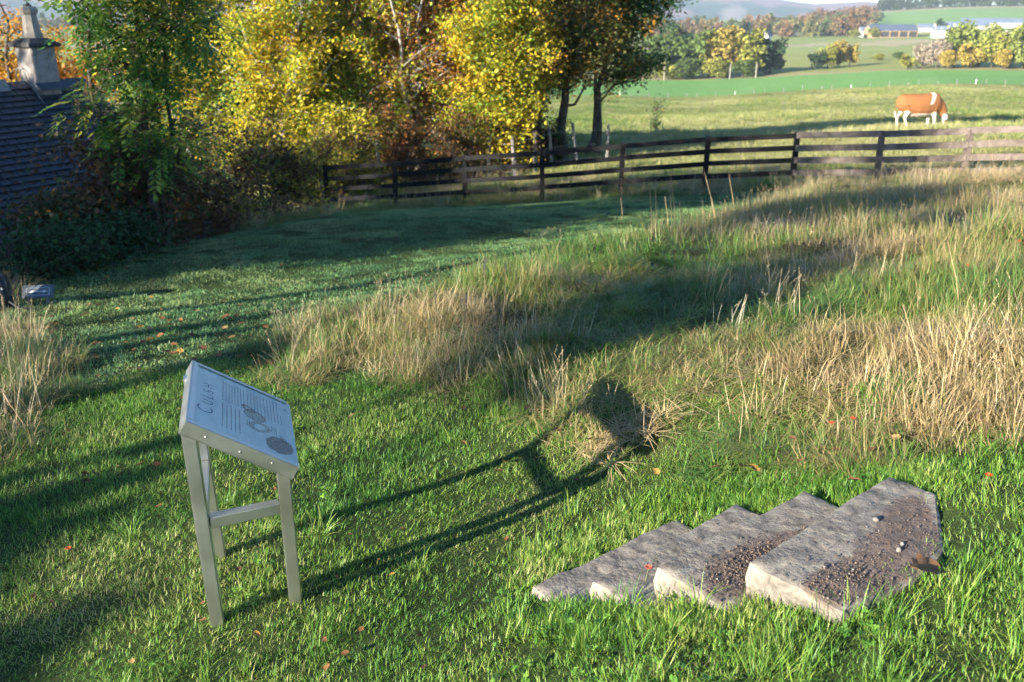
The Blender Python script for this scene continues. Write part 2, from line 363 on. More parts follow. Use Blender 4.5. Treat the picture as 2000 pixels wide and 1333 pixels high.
for p in [(-9,14,-3.2),(-14,9,-2.8),(-16,0,-1.2),(-12,-8,.2),(0,-1,.42),(0,-6,.7),(8,-6,.9),(6,1.5,.75),(9,5,.55),(12,9,.2),(-4,-4,.4),(-6,3,-.35),(-30,0,-2),(0,-25,.8),(25,0,.4),(-25,-25,0),(25,-25,1),(-25,20,-3.6),(25,18,-1)]:
    _c.append(np.array(p, float))
_c = np.array(_c)
def _U(d2): return np.where(d2 > 1e-12, d2*np.log(np.maximum(d2, 1e-12))*.5, 0)
_n = len(_c); _K = _U(((_c[:, None, :2]-_c[None, :, :2])**2).sum(-1)) + np.eye(_n)*.02
_Pm = np.c_[np.ones(_n), _c[:, :2]]
_W = np.linalg.solve(np.block([[_K, _Pm], [_Pm.T, np.zeros((3, 3))]]), np.r_[_c[:, 2], 0, 0, 0])
def z_near(x, y):
    x = np.asarray(x, float); y = np.asarray(y, float); out = np.empty(x.shape); xf, yf = x.ravel(), y.ravel(); o = np.empty(len(xf))
    for i in range(0, len(xf), 20000):
        a, b = xf[i:i+20000], yf[i:i+20000]
        d2 = (a[:, None]-_c[:, 0])**2 + (b[:, None]-_c[:, 1])**2
        o[i:i+20000] = _U(d2)@_W[:_n] + _W[_n] + _W[_n+1]*a + _W[_n+2]*b
    return o.reshape(x.shape)
def zt(x, y):
    x = np.asarray(x, float); y = np.asarray(y, float); r = np.hypot(x, y)
    t = smooth01(26, 42, r); rc = np.minimum(r, 45)/np.maximum(r, 1e-6)
    zn = z_near(x*rc, y*rc)
    z = zn*(1-t) + z_far(x, y)*t
    z = z + (fbm(x*.9, y*.9, 2)-.5)*.09*smooth01(2.2, 7, r)*(1-smooth01(60, 120, r)) + (fbm(x*.06, y*.06, 4)-.5)*.5*smooth01(20, 60, r)
    return z
def ztf(x, y): return float(zt(np.array([x]), np.array([y]))[0])
def G(px, py, far=400):
    """where the line of sight through that pixel of the photograph meets the ground"""
    r = ray(px, py); r = r/math.hypot(r[0], r[1])
    d = np.geomspace(1.2, far, 900); z = EYE + r[2]*d - zt(r[0]*d, r[1]*d)
    i = int(np.argmax(z < 0)) if (z < 0).any() else len(d)-1
    t = d[i] if i == 0 else d[i-1] + (d[i]-d[i-1])*z[i-1]/(z[i-1]-z[i]+1e-9)
    return Vector((r[0]*t, r[1]*t, ztf(r[0]*t, r[1]*t)))

def inpoly(x, y, poly):
    x = np.asarray(x); y = np.asarray(y); ins = np.zeros(x.shape, bool); n = len(poly)
    for i in range(n):
        (x0, y0), (x1, y1) = poly[i], poly[(i+1) % n]
        c = ((y0 > y) != (y1 > y)) & (x < (x1-x0)*(y-y0)/((y1-y0) if abs(y1-y0) > 1e-9 else 1e-9) + x0); ins ^= c
    return ins
def P2(pts): return [tuple(G(*p)[:2]) for p in pts]
# the unmown bank, traced on the ground, closed beyond the frame
BANK = P2([(540,690),(565,745),(690,725),(850,765),(1000,805),(1080,850),(1230,905),(1400,905),(1560,915),(1690,925),(1850,905),(2000,880)]) + [(4.2, 3.4), (9, 7), (14, 18.6)] \
     + P2([(1990,352),(1750,362),(1560,378),(1480,410),(1380,440),(1290,466),(1180,486),(1080,506),(980,534),(880,572),(760,606),(640,632),(575,652)])
VERGE = P2([(0,600),(120,520),(300,482),(480,452),(620,425),(760,412),(900,402),(1060,388),(1240,385),(1400,380)]) + [(9, 22.5), (-2, 24), (-12, 22), (-16, 9), (-9, 6)]   # rough strip below hedge and fence
LEFTTUFT = P2([(0,640),(60,640),(110,720),(90,780),(60,850),(0,900)]) + [(-5, 3.2), (-5.5, 6)]
_zt_plain = zt
def bank_w(x, y):
    d = np.full(np.shape(x), 1e9); n = len(BANK)
    for k in range(n):
        (x0, y0), (x1, y1) = BANK[k], BANK[(k+1) % n]; L2 = (x1-x0)**2+(y1-y0)**2+1e-12
        t = np.clip(((x-x0)*(x1-x0)+(y-y0)*(y1-y0))/L2, 0, 1); d = np.minimum(d, np.hypot(x-x0-t*(x1-x0), y-y0-t*(y1-y0)))
    return smooth01(-.15, 1.0, np.where(inpoly(x, y, BANK), d, -d))
def zt(x, y):
    """ground height with the tussocky hummocks of the unmown bank"""
    x = np.asarray(x, float); y = np.asarray(y, float); z = _zt_plain(x, y)
    near = (np.abs(x) < 16) & (y > 2) & (y < 21)
    if near.any():
        w = np.zeros(x.shape); w[near] = bank_w(x[near], y[near]); h = fbm(x*1.15, y*1.15, 61, 2)
        fa = 1-.6*smooth01(7, 11, np.hypot(x, y)); z = z + w*(fa*((h-.5)*.34 + (vnoise(x*3.1, y*3.1, 64)-.5)*.08) + .20)
    return z

# the steps' footprint keeps its stone bare
ST = [((1465,1096),1.58,.86,.38),((1287,1107),1.70,.82,.34),((1160,1135),1.82,.80,.31),((1042,1142),1.94,.78,.28)]    # near corner of each tread, depth below eye, length, tread
STEP_P = [at_h(p[0][0], p[0][1], p[1]) for p in ST]
STEP_E = [at_h(*q) for q in ((1732,931,1.58),(1570,958,1.70),(1440,982,1.82),(1320,1012,1.94))]
def step_frame(i):
    a = Vector(STEP_P[i]); d = Vector(STEP_E[i])-a; L = d.length; d.normalize(); s = Vector((d.y, -d.x, 0))   # s: into the bank, towards the camera's right
    return a, d, s, L
def on_steps(x, y, pad=0.0, earth=True):
    ins = np.zeros(np.shape(x), bool)
    for i in range(4):
        a, d, s, L = step_frame(i); u = (x-a.x)*d.x + (y-a.y)*d.y; v = (x-a.x)*s.x + (y-a.y)*s.y
        tr = [np.interp(u, [0, .3, .52, .86], [.30, .36, .34, .16]), .34, .31, .28][i]; ins |= (u > -pad) & (u < L+pad) & (v > -pad) & (v < tr)
    return ins
def carve(x, y, z):
    """the ground is cut away under the slabs"""
    z = np.array(z, float)
    for i in range(4):
        a, d, s, L = step_frame(i); u = (x-a.x)*d.x + (y-a.y)*d.y; v = (x-a.x)*s.x + (y-a.y)*s.y
        ins = (u > .01) & (u < L+.02) & (v > .01) & (v < [np.interp(u, [0, .3, .52, .86], [.30, .36, .34, .16]), .40, .36, .34][i]); z = np.where(ins, np.minimum(z, a.z-[.045, .05, .05, .05][i]), z)
    return z

# ---------------------------------------------------------------- the ground, one sheet to the horizon
def build_ground():
    ang = np.radians(np.concatenate([np.arange(-48, 48.01, .32), np.arange(53, 312, 5.0)]))
    rad = np.concatenate([[.05, .4, .8, 1.2], np.geomspace(1.5, 5.2, 110)[:-1], np.geomspace(5.2, 3500, 225)])
    A, R = np.meshgrid(ang, rad); x = R*np.sin(A); y = R*np.cos(A); z = carve(x, y, zt(x, y))
    na, nr = len(ang), len(rad)
    i, j = np.meshgrid(np.arange(nr-1), np.arange(na), indexing='ij'); jn = (j+1) % na
    f = np.stack([i*na+j, i*na+jn, (i+1)*na+jn, (i+1)*na+j], -1).reshape(-1, 4)
    f = f[:, ::-1]
    xf, yf, rf, af = x.ravel(), y.ravel(), R.ravel(), A.ravel()
    c = np.empty((len(xf), 3)); w = (fbm(af*14, rf*.004, 8)-.5)
    c[:] = (.05, .075, .024)
    bank = inpoly(xf, yf, BANK); c[bank] = (.085, .085, .035)
    fy = np.interp(xf, [p[0] for p in FENCE_TOP], [p[1] for p in FENCE_TOP])
    field = (rf < 172+w*6) & (yf > fy+.4); n = fbm(xf*.09, yf*.05, 6)[:, None]
    c[field] = (np.array([.16, .20, .055])*(1-n) + np.array([.34, .31, .11])*n)[field]
    crop = (rf >= 172+w*6) & (rf < 259); c[crop] = (.165, .32, .085)
    p2 = (rf >= 259) & (rf < 420+w*60); c[p2] = (.26, .27, .085)
    st = (rf >= 259) & (rf < 264); c[st] = (.38, .27, .16)
    p3 = (rf >= 420+w*60); c[p3] = (.24, .28, .09)
    bl = (rf > 505+w*160) & (rf < 545+w*160); c[bl] = (.38, .31, .19)
    hill = (rf > 660) & (af > math.radians(19)); c[hill] = (.17, .28, .09)
    hb = (rf > 1010) & (af > math.radians(16)); c[hb] = (.33, .27, .17)
    mid = (rf > 640) & (rf < 760+w*80) & (af > math.radians(15)) & (af < math.radians(24)); c[mid] = (.33, .31, .17)
    o = obj('ground', npmesh('ground', np.stack([x, y, z], -1), f, c, True), M['ground']); tag(o, kind='structure')
build_ground()

# ---------------------------------------------------------------- grass: tufts set on scattered points
def blades(rng, n, rad, lmin, lmax, w, lean, curve, seg=3, square=False, clump=0.0):
    """n curved tapering blades -> verts, tris, vary"""
    th = rng.random(n)*2*np.pi; rr = rad*np.sqrt(rng.random(n)); L = rng.uniform(lmin, lmax, n)
    bx, by = rr*np.cos(th), rr*np.sin(th); az = th + rng.normal(0, .9, n); tilt = np.abs(rng.normal(lean, lean*.55, n)); cu = rng.uniform(.3, 1, n)*curve
    if square:
        bx, by = rng.uniform(-rad, rad, n), rng.uniform(-rad, rad, n); az = rng.random(n)*6.283
        if clump > 0:
            k = max(3, int(n*.02)); cx, cy, ca = rng.uniform(-rad, rad, k), rng.uniform(-rad, rad, k), rng.random(k)*6.283
            w_ = rng.integers(0, k, n); use = rng.random(n) < clump; q = rng.normal(0, rad*.13, (2, n))
            bx = np.where(use, cx[w_]+q[0], bx); by = np.where(use, cy[w_]+q[1], by); az = np.where(use, np.arctan2(q[1], q[0])+rng.normal(0, .5, n), az)
    V = np.empty((n, seg*2+1, 3)); dx, dy = np.cos(az), np.sin(az); sx, sy = -dy, dx
    px, py, pz = bx.copy(), by.copy(), np.full(n, -.01); a = tilt.copy()
    ww = w*rng.uniform(.6, 1.25, n)
    for k in range(seg+1):
        if k == seg: V[:, seg*2] = np.stack([px, py, pz], -1); break
        hw = ww*(1-.55*k/seg)/2
        V[:, 2*k] = np.stack([px-sx*hw, py-sy*hw, pz], -1); V[:, 2*k+1] = np.stack([px+sx*hw, py+sy*hw, pz], -1)
        st = L/seg; px = px + dx*np.sin(a)*st; py = py + dy*np.sin(a)*st; pz = pz + np.cos(a)*st; a = a + cu/seg
    T = []
    for k in range(seg-1): T += [(2*k, 2*k+1, 2*k+3), (2*k, 2*k+3, 2*k+2)]
    T.append((2*seg-2, 2*seg-1, 2*seg)); T = np.array(T)
    F = (np.arange(n)[:, None, None]*(seg*2+1) + T[None]).reshape(-1, 3)
    return V.reshape(-1, 3), F, np.repeat(rng.random(n), seg*2+1)
def seedheads(rng, V, seg, n, L, w):
    """little spikelets near the tips of stems made by blades()"""
    tips = V.reshape(n, seg*2+1, 3)[:, -1]; low = V.reshape(n, seg*2+1, 3)[:, 2*seg-2]
    vs, fs = [], []
    for i in range(n):
        d = tips[i]-low[i]; d = d/np.linalg.norm(d)
        for k in range(7):
            p = tips[i] - d*L*k/7; s = rng.normal(0, 1, 3); s -= d*s.dot(d); s /= np.linalg.norm(s)+1e-9
            q = p + d*L*.22 + s*w*(1.2 if k > 0 else .3); sw = np.cross(d, s)*w*.35; m = len(vs)
            vs += [p-sw, p+sw, q]; fs.append((m, m+1, m+2))
    return np.array(vs), np.array(fs)
def protos(name, mat, count, fn):
    c = bpy.data.collections.new(name)
    for k in range(count):
        v, f, va = fn(rngf(hash_(name)+k)); m = npmesh(name+'_tuft', v, f, None, False)
        m.attributes.new('vary', 'FLOAT', 'POINT').data.foreach_set('value', np.asarray(va, np.float32)); m.materials.append(mat)
        c.objects.link(bpy.data.objects.new('%s_tuft_%02d' % (name, k), m))
    return c
def hash_(s): return sum(ord(ch)*(i+3) for i, ch in enumerate(s)) % 9973
def lawn_t(r): return blades(r, 46, .055, .02, .06, .0036, .6, .9)
def lawn_tile(r): return blades(r, 1500, .15, .012, .042, .0032, .85, 1.0, 3, True, .3)
def lawn_far_tile(r): return blades(r, 1300, .30, .014, .045, .006, .8, 1.0, 2, True, .25)
def longg_t(r): return blades(r, 34, .06, .08, .26, .0045, .45, 1.3, 4)
def meadow_tile(r): return blades(r, 760, .24, .05, .22, .004, .95, 1.3, 4, True, .7)
def meadow_far_tile(r): return blades(r, 620, .45, .08, .30, .006, 1.0, .9, 3, True, .7)
def straw_t(r):
    n = 8; v, f, va = blades(r, n, .11, .16, .38, .0030, .26, .4, 4); sv, sf = seedheads(r, v, 4, n, .045, .005)
    v2, f2, va2 = blades(r, 14, .12, .10, .28, .0032, .75, 1.0, 3)
    V = np.concatenate([v, sv, v2]); F = np.concatenate([f, sf+len(v), f2+len(v)+len(sv)])
    return V, F, np.concatenate([va, np.full(len(sv), .35), va2])
def weed_t(r):
    vs, fs, va = [], [], []
    for i in range(14):
        a = r.random()*6.28; d = .06*math.sqrt(r.random()); c = np.array([d*math.cos(a), d*math.sin(a), r.uniform(.012, .04)]); R = r.uniform(.004, .009); tl = r.normal(0, .35, 2); x = r.random()
        for lf in range(3):
            b = a+lf*2.094; m = len(vs)
            for k in range(6):
                t = k/6*2*np.pi; e = c[:2] + R*.95*np.array([math.cos(b), math.sin(b)]) + R*.85*np.array([math.cos(t), math.sin(t)])
                o = e-c[:2]; vs.append((e[0], e[1], c[2] + o.dot(tl) + .002*math.cos(2*t)))
            fs += [(m, m+k, m+k+1) for k in range(1, 5)]; va += [x]*6
    return np.array(vs), np.array(fs), np.array(va)
def pasture_t(r): return blades(r, 150, .5, .08, .26, .014, .5, .9, 2, True, .5)

def gn_scatter(name, pts, rot, scl, tint, coll, label, cat):
    m = bpy.data.meshes.new(name); m.vertices.add(len(pts)); m.vertices.foreach_set('co', np.asarray(pts, np.float32).ravel())
    k = len(coll.objects); pick = np.random.default_rng(3).integers(0, k, len(pts)).astype(np.int32)
    m.attributes.new('rot', 'FLOAT_VECTOR', 'POINT').data.foreach_set('vector', np.asarray(rot, np.float32).ravel())
    m.attributes.new('scl', 'FLOAT_VECTOR', 'POINT').data.foreach_set('vector', np.asarray(scl, np.float32).ravel())
    m.attributes.new('tint', 'FLOAT', 'POINT').data.foreach_set('value', np.asarray(tint, np.float32))
    m.attributes.new('pick', 'INT', 'POINT').data.foreach_set('value', pick)
    o = obj(name, m)
    g = bpy.data.node_groups.new(name, 'GeometryNodeTree')
    g.interface.new_socket('Geometry', in_out='INPUT', socket_type='NodeSocketGeometry'); g.interface.new_socket('Geometry', in_out='OUTPUT', socket_type='NodeSocketGeometry')
    N = g.nodes; gi = N.new('NodeGroupInput'); go = N.new('NodeGroupOutput')
    ip = N.new('GeometryNodeInstanceOnPoints'); ci = N.new('GeometryNodeCollectionInfo'); ci.inputs['Collection'].default_value = coll
    ci.inputs['Separate Children'].default_value = True; ci.inputs['Reset Children'].default_value = True
    def na(nm, ty):
        a = N.new('GeometryNodeInputNamedAttribute'); a.data_type = ty; a.inputs['Name'].default_value = nm; return a.outputs['Attribute']
    ip.inputs['Pick Instance'].default_value = True
    L = g.links; L.new(gi.outputs[0], ip.inputs['Points']); L.new(ci.outputs[0], ip.inputs['Instance'])
    L.new(na('pick', 'INT'), ip.inputs['Instance Index'])
    er = N.new('FunctionNodeEulerToRotation'); L.new(na('rot', 'FLOAT_VECTOR'), er.inputs[0]); L.new(er.outputs[0], ip.inputs['Rotation'])
    L.new(na('scl', 'FLOAT_VECTOR'), ip.inputs['Scale']); L.new(ip.outputs[0], go.inputs[0])
    md = o.modifiers.new('tufts', 'NODES'); md.node_group = g
    tag(o, label, cat, kind='stuff'); return o

def scatter_xy(rng, dens, rmin, rmax, amin, amax, fall=None):
    """points in a wedge of ground; dens(r) per square metre by rings"""
    xs, ys = [], []; e = np.geomspace(rmin, rmax, 24)
    for a, b in zip(e[:-1], e[1:]):
        area = .5*(b*b-a*a)*(amax-amin); n = rng.poisson(area*dens((a+b)/2))
        r = np.sqrt(rng.uniform(a*a, b*b, n)); t = rng.uniform(amin, amax, n); xs.append(r*np.sin(t)); ys.append(r*np.cos(t))
    return np.concatenate(xs), np.concatenate(ys)
def mkscl(rng, n, lo, hi, zlo=.8, zhi=1.2):
    s = rng.uniform(lo, hi, n); return np.stack([s, s, s*rng.uniform(zlo, zhi, n)], -1)
def mkrot(rng, n, t=.12): return np.stack([rng.normal(0, t, n), rng.normal(0, t, n), rng.random(n)*6.283], -1)

def slope_rot(rng, x, y, t=.03):
    e = .15; gx = (zt(x+e, y)-zt(x-e, y))/(2*e); gy = (zt(x, y+e)-zt(x, y-e))/(2*e)
    out = np.empty((len(x), 3)); sp = rng.random(len(x))*6.283
    for k in range(len(x)):
        n = Vector((-gx[k]+rng.normal(0, t), -gy[k]+rng.normal(0, t), 1)).normalized()
        q = n.to_track_quat('Z', 'Y') @ Matrix.Rotation(sp[k], 3, 'Z').to_quaternion(); out[k] = q.to_euler()
    return out
def grid_xy(rng, step, x0, x1, y0, y1, jit=.25):
    X, Y = np.meshgrid(np.arange(x0, x1, step), np.arange(y0, y1, step)); n = X.size
    return X.ravel()+rng.uniform(-jit, jit, n)*step, Y.ravel()+rng.uniform(-jit, jit, n)*step
def fence_y(x): return np.interp(x, [p[0] for p in FENCE_TOP], [p[1] for p in FENCE_TOP])
def lawn_tint(x, y, rng):
    moss = np.exp(-(((x+1.0)/.55)**2 + ((y-2.45)/.45)**2)) + .5*np.exp(-(((x+1.5)/.4)**2 + ((y-2.9)/.4)**2))
    return np.clip(.22 + (fbm(x*1.3, y*1.3, 12)-.5)*.6 + (fbm(x*4, y*4, 15)-.5)*.75 + rng.normal(0, .03, len(x)) + moss*.26, 0, .6)
def build_grass():
    rng = rngf(11); W = math.radians(38)
    inview = lambda x, y, pad: (np.abs(np.arctan2(x, np.maximum(y+pad, .01))) < W) & (y > .9)
    # mown lawn: squares of turf, finer tufts round the steps
    x, y = grid_xy(rng, .205, -5, 5, .9, 6.3)
    nearstep = on_steps(x, y, .20); keep = inview(x, y, .6) & ~nearstep & ~(inpoly(x, y, BANK) & ~inpoly(x, y+.35, BANK) & (rng.random(len(x)) < .0)); keep &= (np.hypot(x, y) < 6.2) & ~(inpoly(x, y-.8, BANK) & inpoly(x, y, BANK) & (fbm(x*1.6, y*1.6, 22) > .33))
    x, y = x[keep], y[keep]; z = zt(x, y)
    s = mkscl(rng, len(x), .9, 1.1, .8, 1.2); s[:, 2] *= 1+.5*np.clip((fbm(x*1.7, y*1.7, 17)-.5)*4, -.4, 1)
    LT = lawn_tint(x, y, rng)
    gn_scatter('lawn_grass', np.stack([x, y, z], -1), slope_rot(rng, x, y), s, LT, protos('lawn', M['lawn'], 8, lawn_tile), 'short mown green lawn grass around the metal sign in front of the bank', 'grass')
    x, y = scatter_xy(rng, lambda r: 900, 1.3, 4.6, 0, math.radians(42)); keep = on_steps(x, y, .27) & ~on_steps(x, y, .012); x, y = x[keep], y[keep]; z = zt(x, y)
    gn_scatter('step_side_grass', np.stack([x, y, z], -1), mkrot(rng, len(x)), mkscl(rng, len(x), .7, 1.25), lawn_tint(x, y, rng)+.05, protos('stepside', M['lawn'], 8, lawn_t), 'short bright grass growing close against the sides of the stone steps', 'grass')
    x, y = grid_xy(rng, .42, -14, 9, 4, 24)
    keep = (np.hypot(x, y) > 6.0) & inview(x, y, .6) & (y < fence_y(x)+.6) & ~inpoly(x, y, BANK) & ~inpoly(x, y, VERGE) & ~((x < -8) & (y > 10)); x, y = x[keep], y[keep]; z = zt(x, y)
    gn_scatter('far_lawn_grass', np.stack([x, y, z], -1), slope_rot(rng, x, y), mkscl(rng, len(x), .9, 1.1), lawn_tint(x, y, rng)-.03, protos('farlawn', M['shade_blue_lawn'], 6, lawn_far_tile), 'short shaded lawn grass sweeping up past the bank to the fence', 'grass')
    # longer green tussocks near the steps, the bank's foot and the camera
    x, y = scatter_xy(rng, lambda r: 110 if r < 5 else 45, 1.45, 9, -W, W); z = zt(x, y); px, py = to_px(x, y, z)
    near = .9*np.clip(1.4-np.hypot(x-1.42, y-2.5)/.35, 0, 1.4) + np.clip(1.2-np.hypot(x-1.9, y-2.6)/1.1, 0, 1) + .9*np.clip((py-1180)/150, 0, 1)*np.clip((px-900)/600, 0, 1) + .4*np.clip((py-1280)/60, 0, 1)
    foot = inpoly(x, y-.25, BANK) | inpoly(x+.12, y, BANK)
    prob = np.clip(near*.5, 0, .75)*(fbm(x*4, y*4, 31) > .45) + foot*.5*(~inpoly(x, y, BANK))*(fbm(x*2, y*2, 39) > .45)*1.5 + .015
    keep = (rng.random(len(x)) < prob) & ~on_steps(x, y, .015)
    x, y, z = x[keep], y[keep], z[keep]
    gn_scatter('tussock_grass', np.stack([x, y, z], -1), mkrot(rng, len(x), .2), mkscl(rng, len(x), .35, .7), np.clip(rng.normal(.22, .1, len(x)) + (fbm(x*3, y*3, 9)-.5)*.3, 0, .45), protos('tussock', M['lawn'], 6, longg_t), 'longer green grass tussocks around the stone steps and at the foot of the bank', 'grass')
    # clover and small broad leaves low in the turf
    x, y = scatter_xy(rng, lambda r: 150, 1.45, 4.2, -W, W); z = zt(x, y); px, py = to_px(x, y, z)
    prob = np.clip((py-1120)/120, 0, 1)*np.clip(1-np.abs(px-1350)/520, 0, 1)*.45 + .008
    keep = (rng.random(len(x)) < prob) & ~on_steps(x, y, .015); x, y, z = x[keep], y[keep], z[keep]
    gn_scatter('clover_patch', np.stack([x, y, z], -1), mkrot(rng, len(x), .15), mkscl(rng, len(x), .6, 1.05, .8, 1.2), np.clip(rng.normal(.3, .15, len(x)), 0, .6), protos('clover', M['weed'], 6, weed_t), 'low clover and small broad leaves in the turf below the steps', 'clover')
    # the rough bank and the verge: meadow grass
    def meadow(name, x, y, tile, label, hs):
        z = zt(x, y); px, py = to_px(x, y, z); b = inpoly(x, y, BANK)
        n = fbm(x*.8, y*.8, 24); big = fbm(x*1.0, y*1.0, 26)
        t = np.clip(-.01 + (n-.38)*1.2 + (fbm(x*3, y*3, 28)-.5)*.4 + rng.normal(0, .06, len(x)), 0, .62) + .12*smooth01(1200, 1900, px)*b + .20*smooth01(540, 430, py)*smooth01(1150, 1500, px)*b + .10*(~b)
        front = b*np.exp(-((py-(690+.15*(px-560)))/110.0)**2)*smooth01(1180, 900, px); t = t+.14*front
        s = mkscl(rng, len(x), .9, 1.1); s[:, 2] *= (.45+.9*smooth01(.3, .75, big)+.45*front)*hs
        gn_scatter(name, np.stack([x, y, z+(.03 if 'verge' in name else .015)], -1), slope_rot(rng, x, y, .1), s, t, protos(name, M['meadow'], 8, tile), label, 'grass')
    x, y = grid_xy(rng, .33, -5, 9, 2.4, 9.2, .35); edge = fbm(x*1.6, y*1.6, 22)
    keep = ((inpoly(x, y, BANK) & (edge > .12)) | inpoly(x, y, LEFTTUFT)) & ~on_steps(x, y, .3) & (np.hypot(x, y) < 8.6) & (np.abs(np.arctan2(x, y)) < math.radians(46))
    meadow('meadow_grass', x[keep], y[keep], meadow_tile, 'tangled green and tawny meadow grass covering the near unmown bank', 1.0)
    x, y = grid_xy(rng, .62, -16, 17, 5, 25, .35); r = np.hypot(x, y)
    keep = ((inpoly(x, y, BANK) & (r > 8.4)) | inpoly(x, y, VERGE) | (np.abs(y-fence_y(x)+.25) < .8)) & (np.abs(np.arctan2(x, y+1)) < math.radians(44)) & ~((x < -7.5) & (y > 11.5))
    meadow('verge_grass', x[keep], y[keep], meadow_far_tile, 'tall shaded meadow grass on the far bank and along the fence foot', 1.0)
    # dry straw stems
    x, y = scatter_xy(rng, lambda r: 40 if r < 7 else max(12, 40*(7/r)**1.2), 2.8, 24, -W, math.radians(46))
    b = inpoly(x, y, BANK); v = inpoly(x, y, VERGE); lt = inpoly(x, y, LEFTTUFT); ff = (np.abs(y-fence_y(x)+.35) < .8)
    cl = fbm(x*1.1, y*1.1, 33); z = zt(x, y); px, py = to_px(x, y, z)
    crest = np.exp(-((py-(690+.15*(px-560)))/105.0)**2)*((px > 530) & (px < 1290))        # the row of stems standing along the bank's brow
    rightc = np.exp(-(((px-1980)/150)**2 + ((py-760)/90)**2))
    midg = np.exp(-(((px-1530)/240)**2 + ((py-690)/110)**2))
    upper = smooth01(520, 440, py)*smooth01(1250, 1500, px)
    prob = np.where(b, np.clip((cl-.45)*2.0, .0, .35)*(1-.8*midg) + .8*crest*(1-.65*smooth01(950, 1250, px)) + .75*rightc + .35*upper*(cl > .4), 0) + np.where(v | ff, np.clip((cl-.28)*2.2, .15, .7), 0) + lt*.9
    keep = (rng.random(len(x)) < prob) & ~on_steps(x, y, .25) & ~((x < -7.5) & (y > 11.5)); x, y, z, px, b = x[keep], y[keep], z[keep], px[keep], b[keep]; r = np.hypot(x, y)
    s = mkscl(rng, len(x), .7, 1.1, .8, 1.15); s *= (1+np.clip((r-7)/14, 0, 1)*.6)[:, None]
    gn_scatter('straw_grass', np.stack([x, y, z], -1), mkrot(rng, len(x), .16), s, np.clip(rng.normal(.15, .18, len(x)), 0, .6), protos('straw', M['straw'], 8, straw_t), 'dry straw coloured grass stems with seed heads standing on bank and verge', 'grass')
    # pasture behind the fence
    x, y = scatter_xy(rng, lambda r: max(.45, 5.5*(20/r)**1.4), 18, 165, math.radians(-20), math.radians(38))
    keep = (y > fence_y(x)+.6) & ~((x < 1) & (y < 45)); x, y = x[keep], y[keep]; z = zt(x, y); r = np.hypot(x, y)
    n = fbm(x*.12, y*.06, 41); rough = smooth01(.52, .7, fbm(x*.05, y*.10, 43))
    s = mkscl(rng, len(x), .75, 1.1)*(1+np.clip((r-20)/120, 0, 1)*2.2)[:, None]; s[:, 2] *= (.5+.8*rough)/(1+np.clip((r-20)/120, 0, 1)*1.3)
    gn_scatter('pasture_grass', np.stack([x, y, z], -1), mkrot(rng, len(x), .05), s, np.clip(.22+(n-.3)*.9 + rng.normal(0, .1, len(x)), 0, .7), protos('pasture', M['pasture'], 6, pasture_t), 'cropped yellow green pasture grass in the field behind the fence', 'grass')
build_grass()

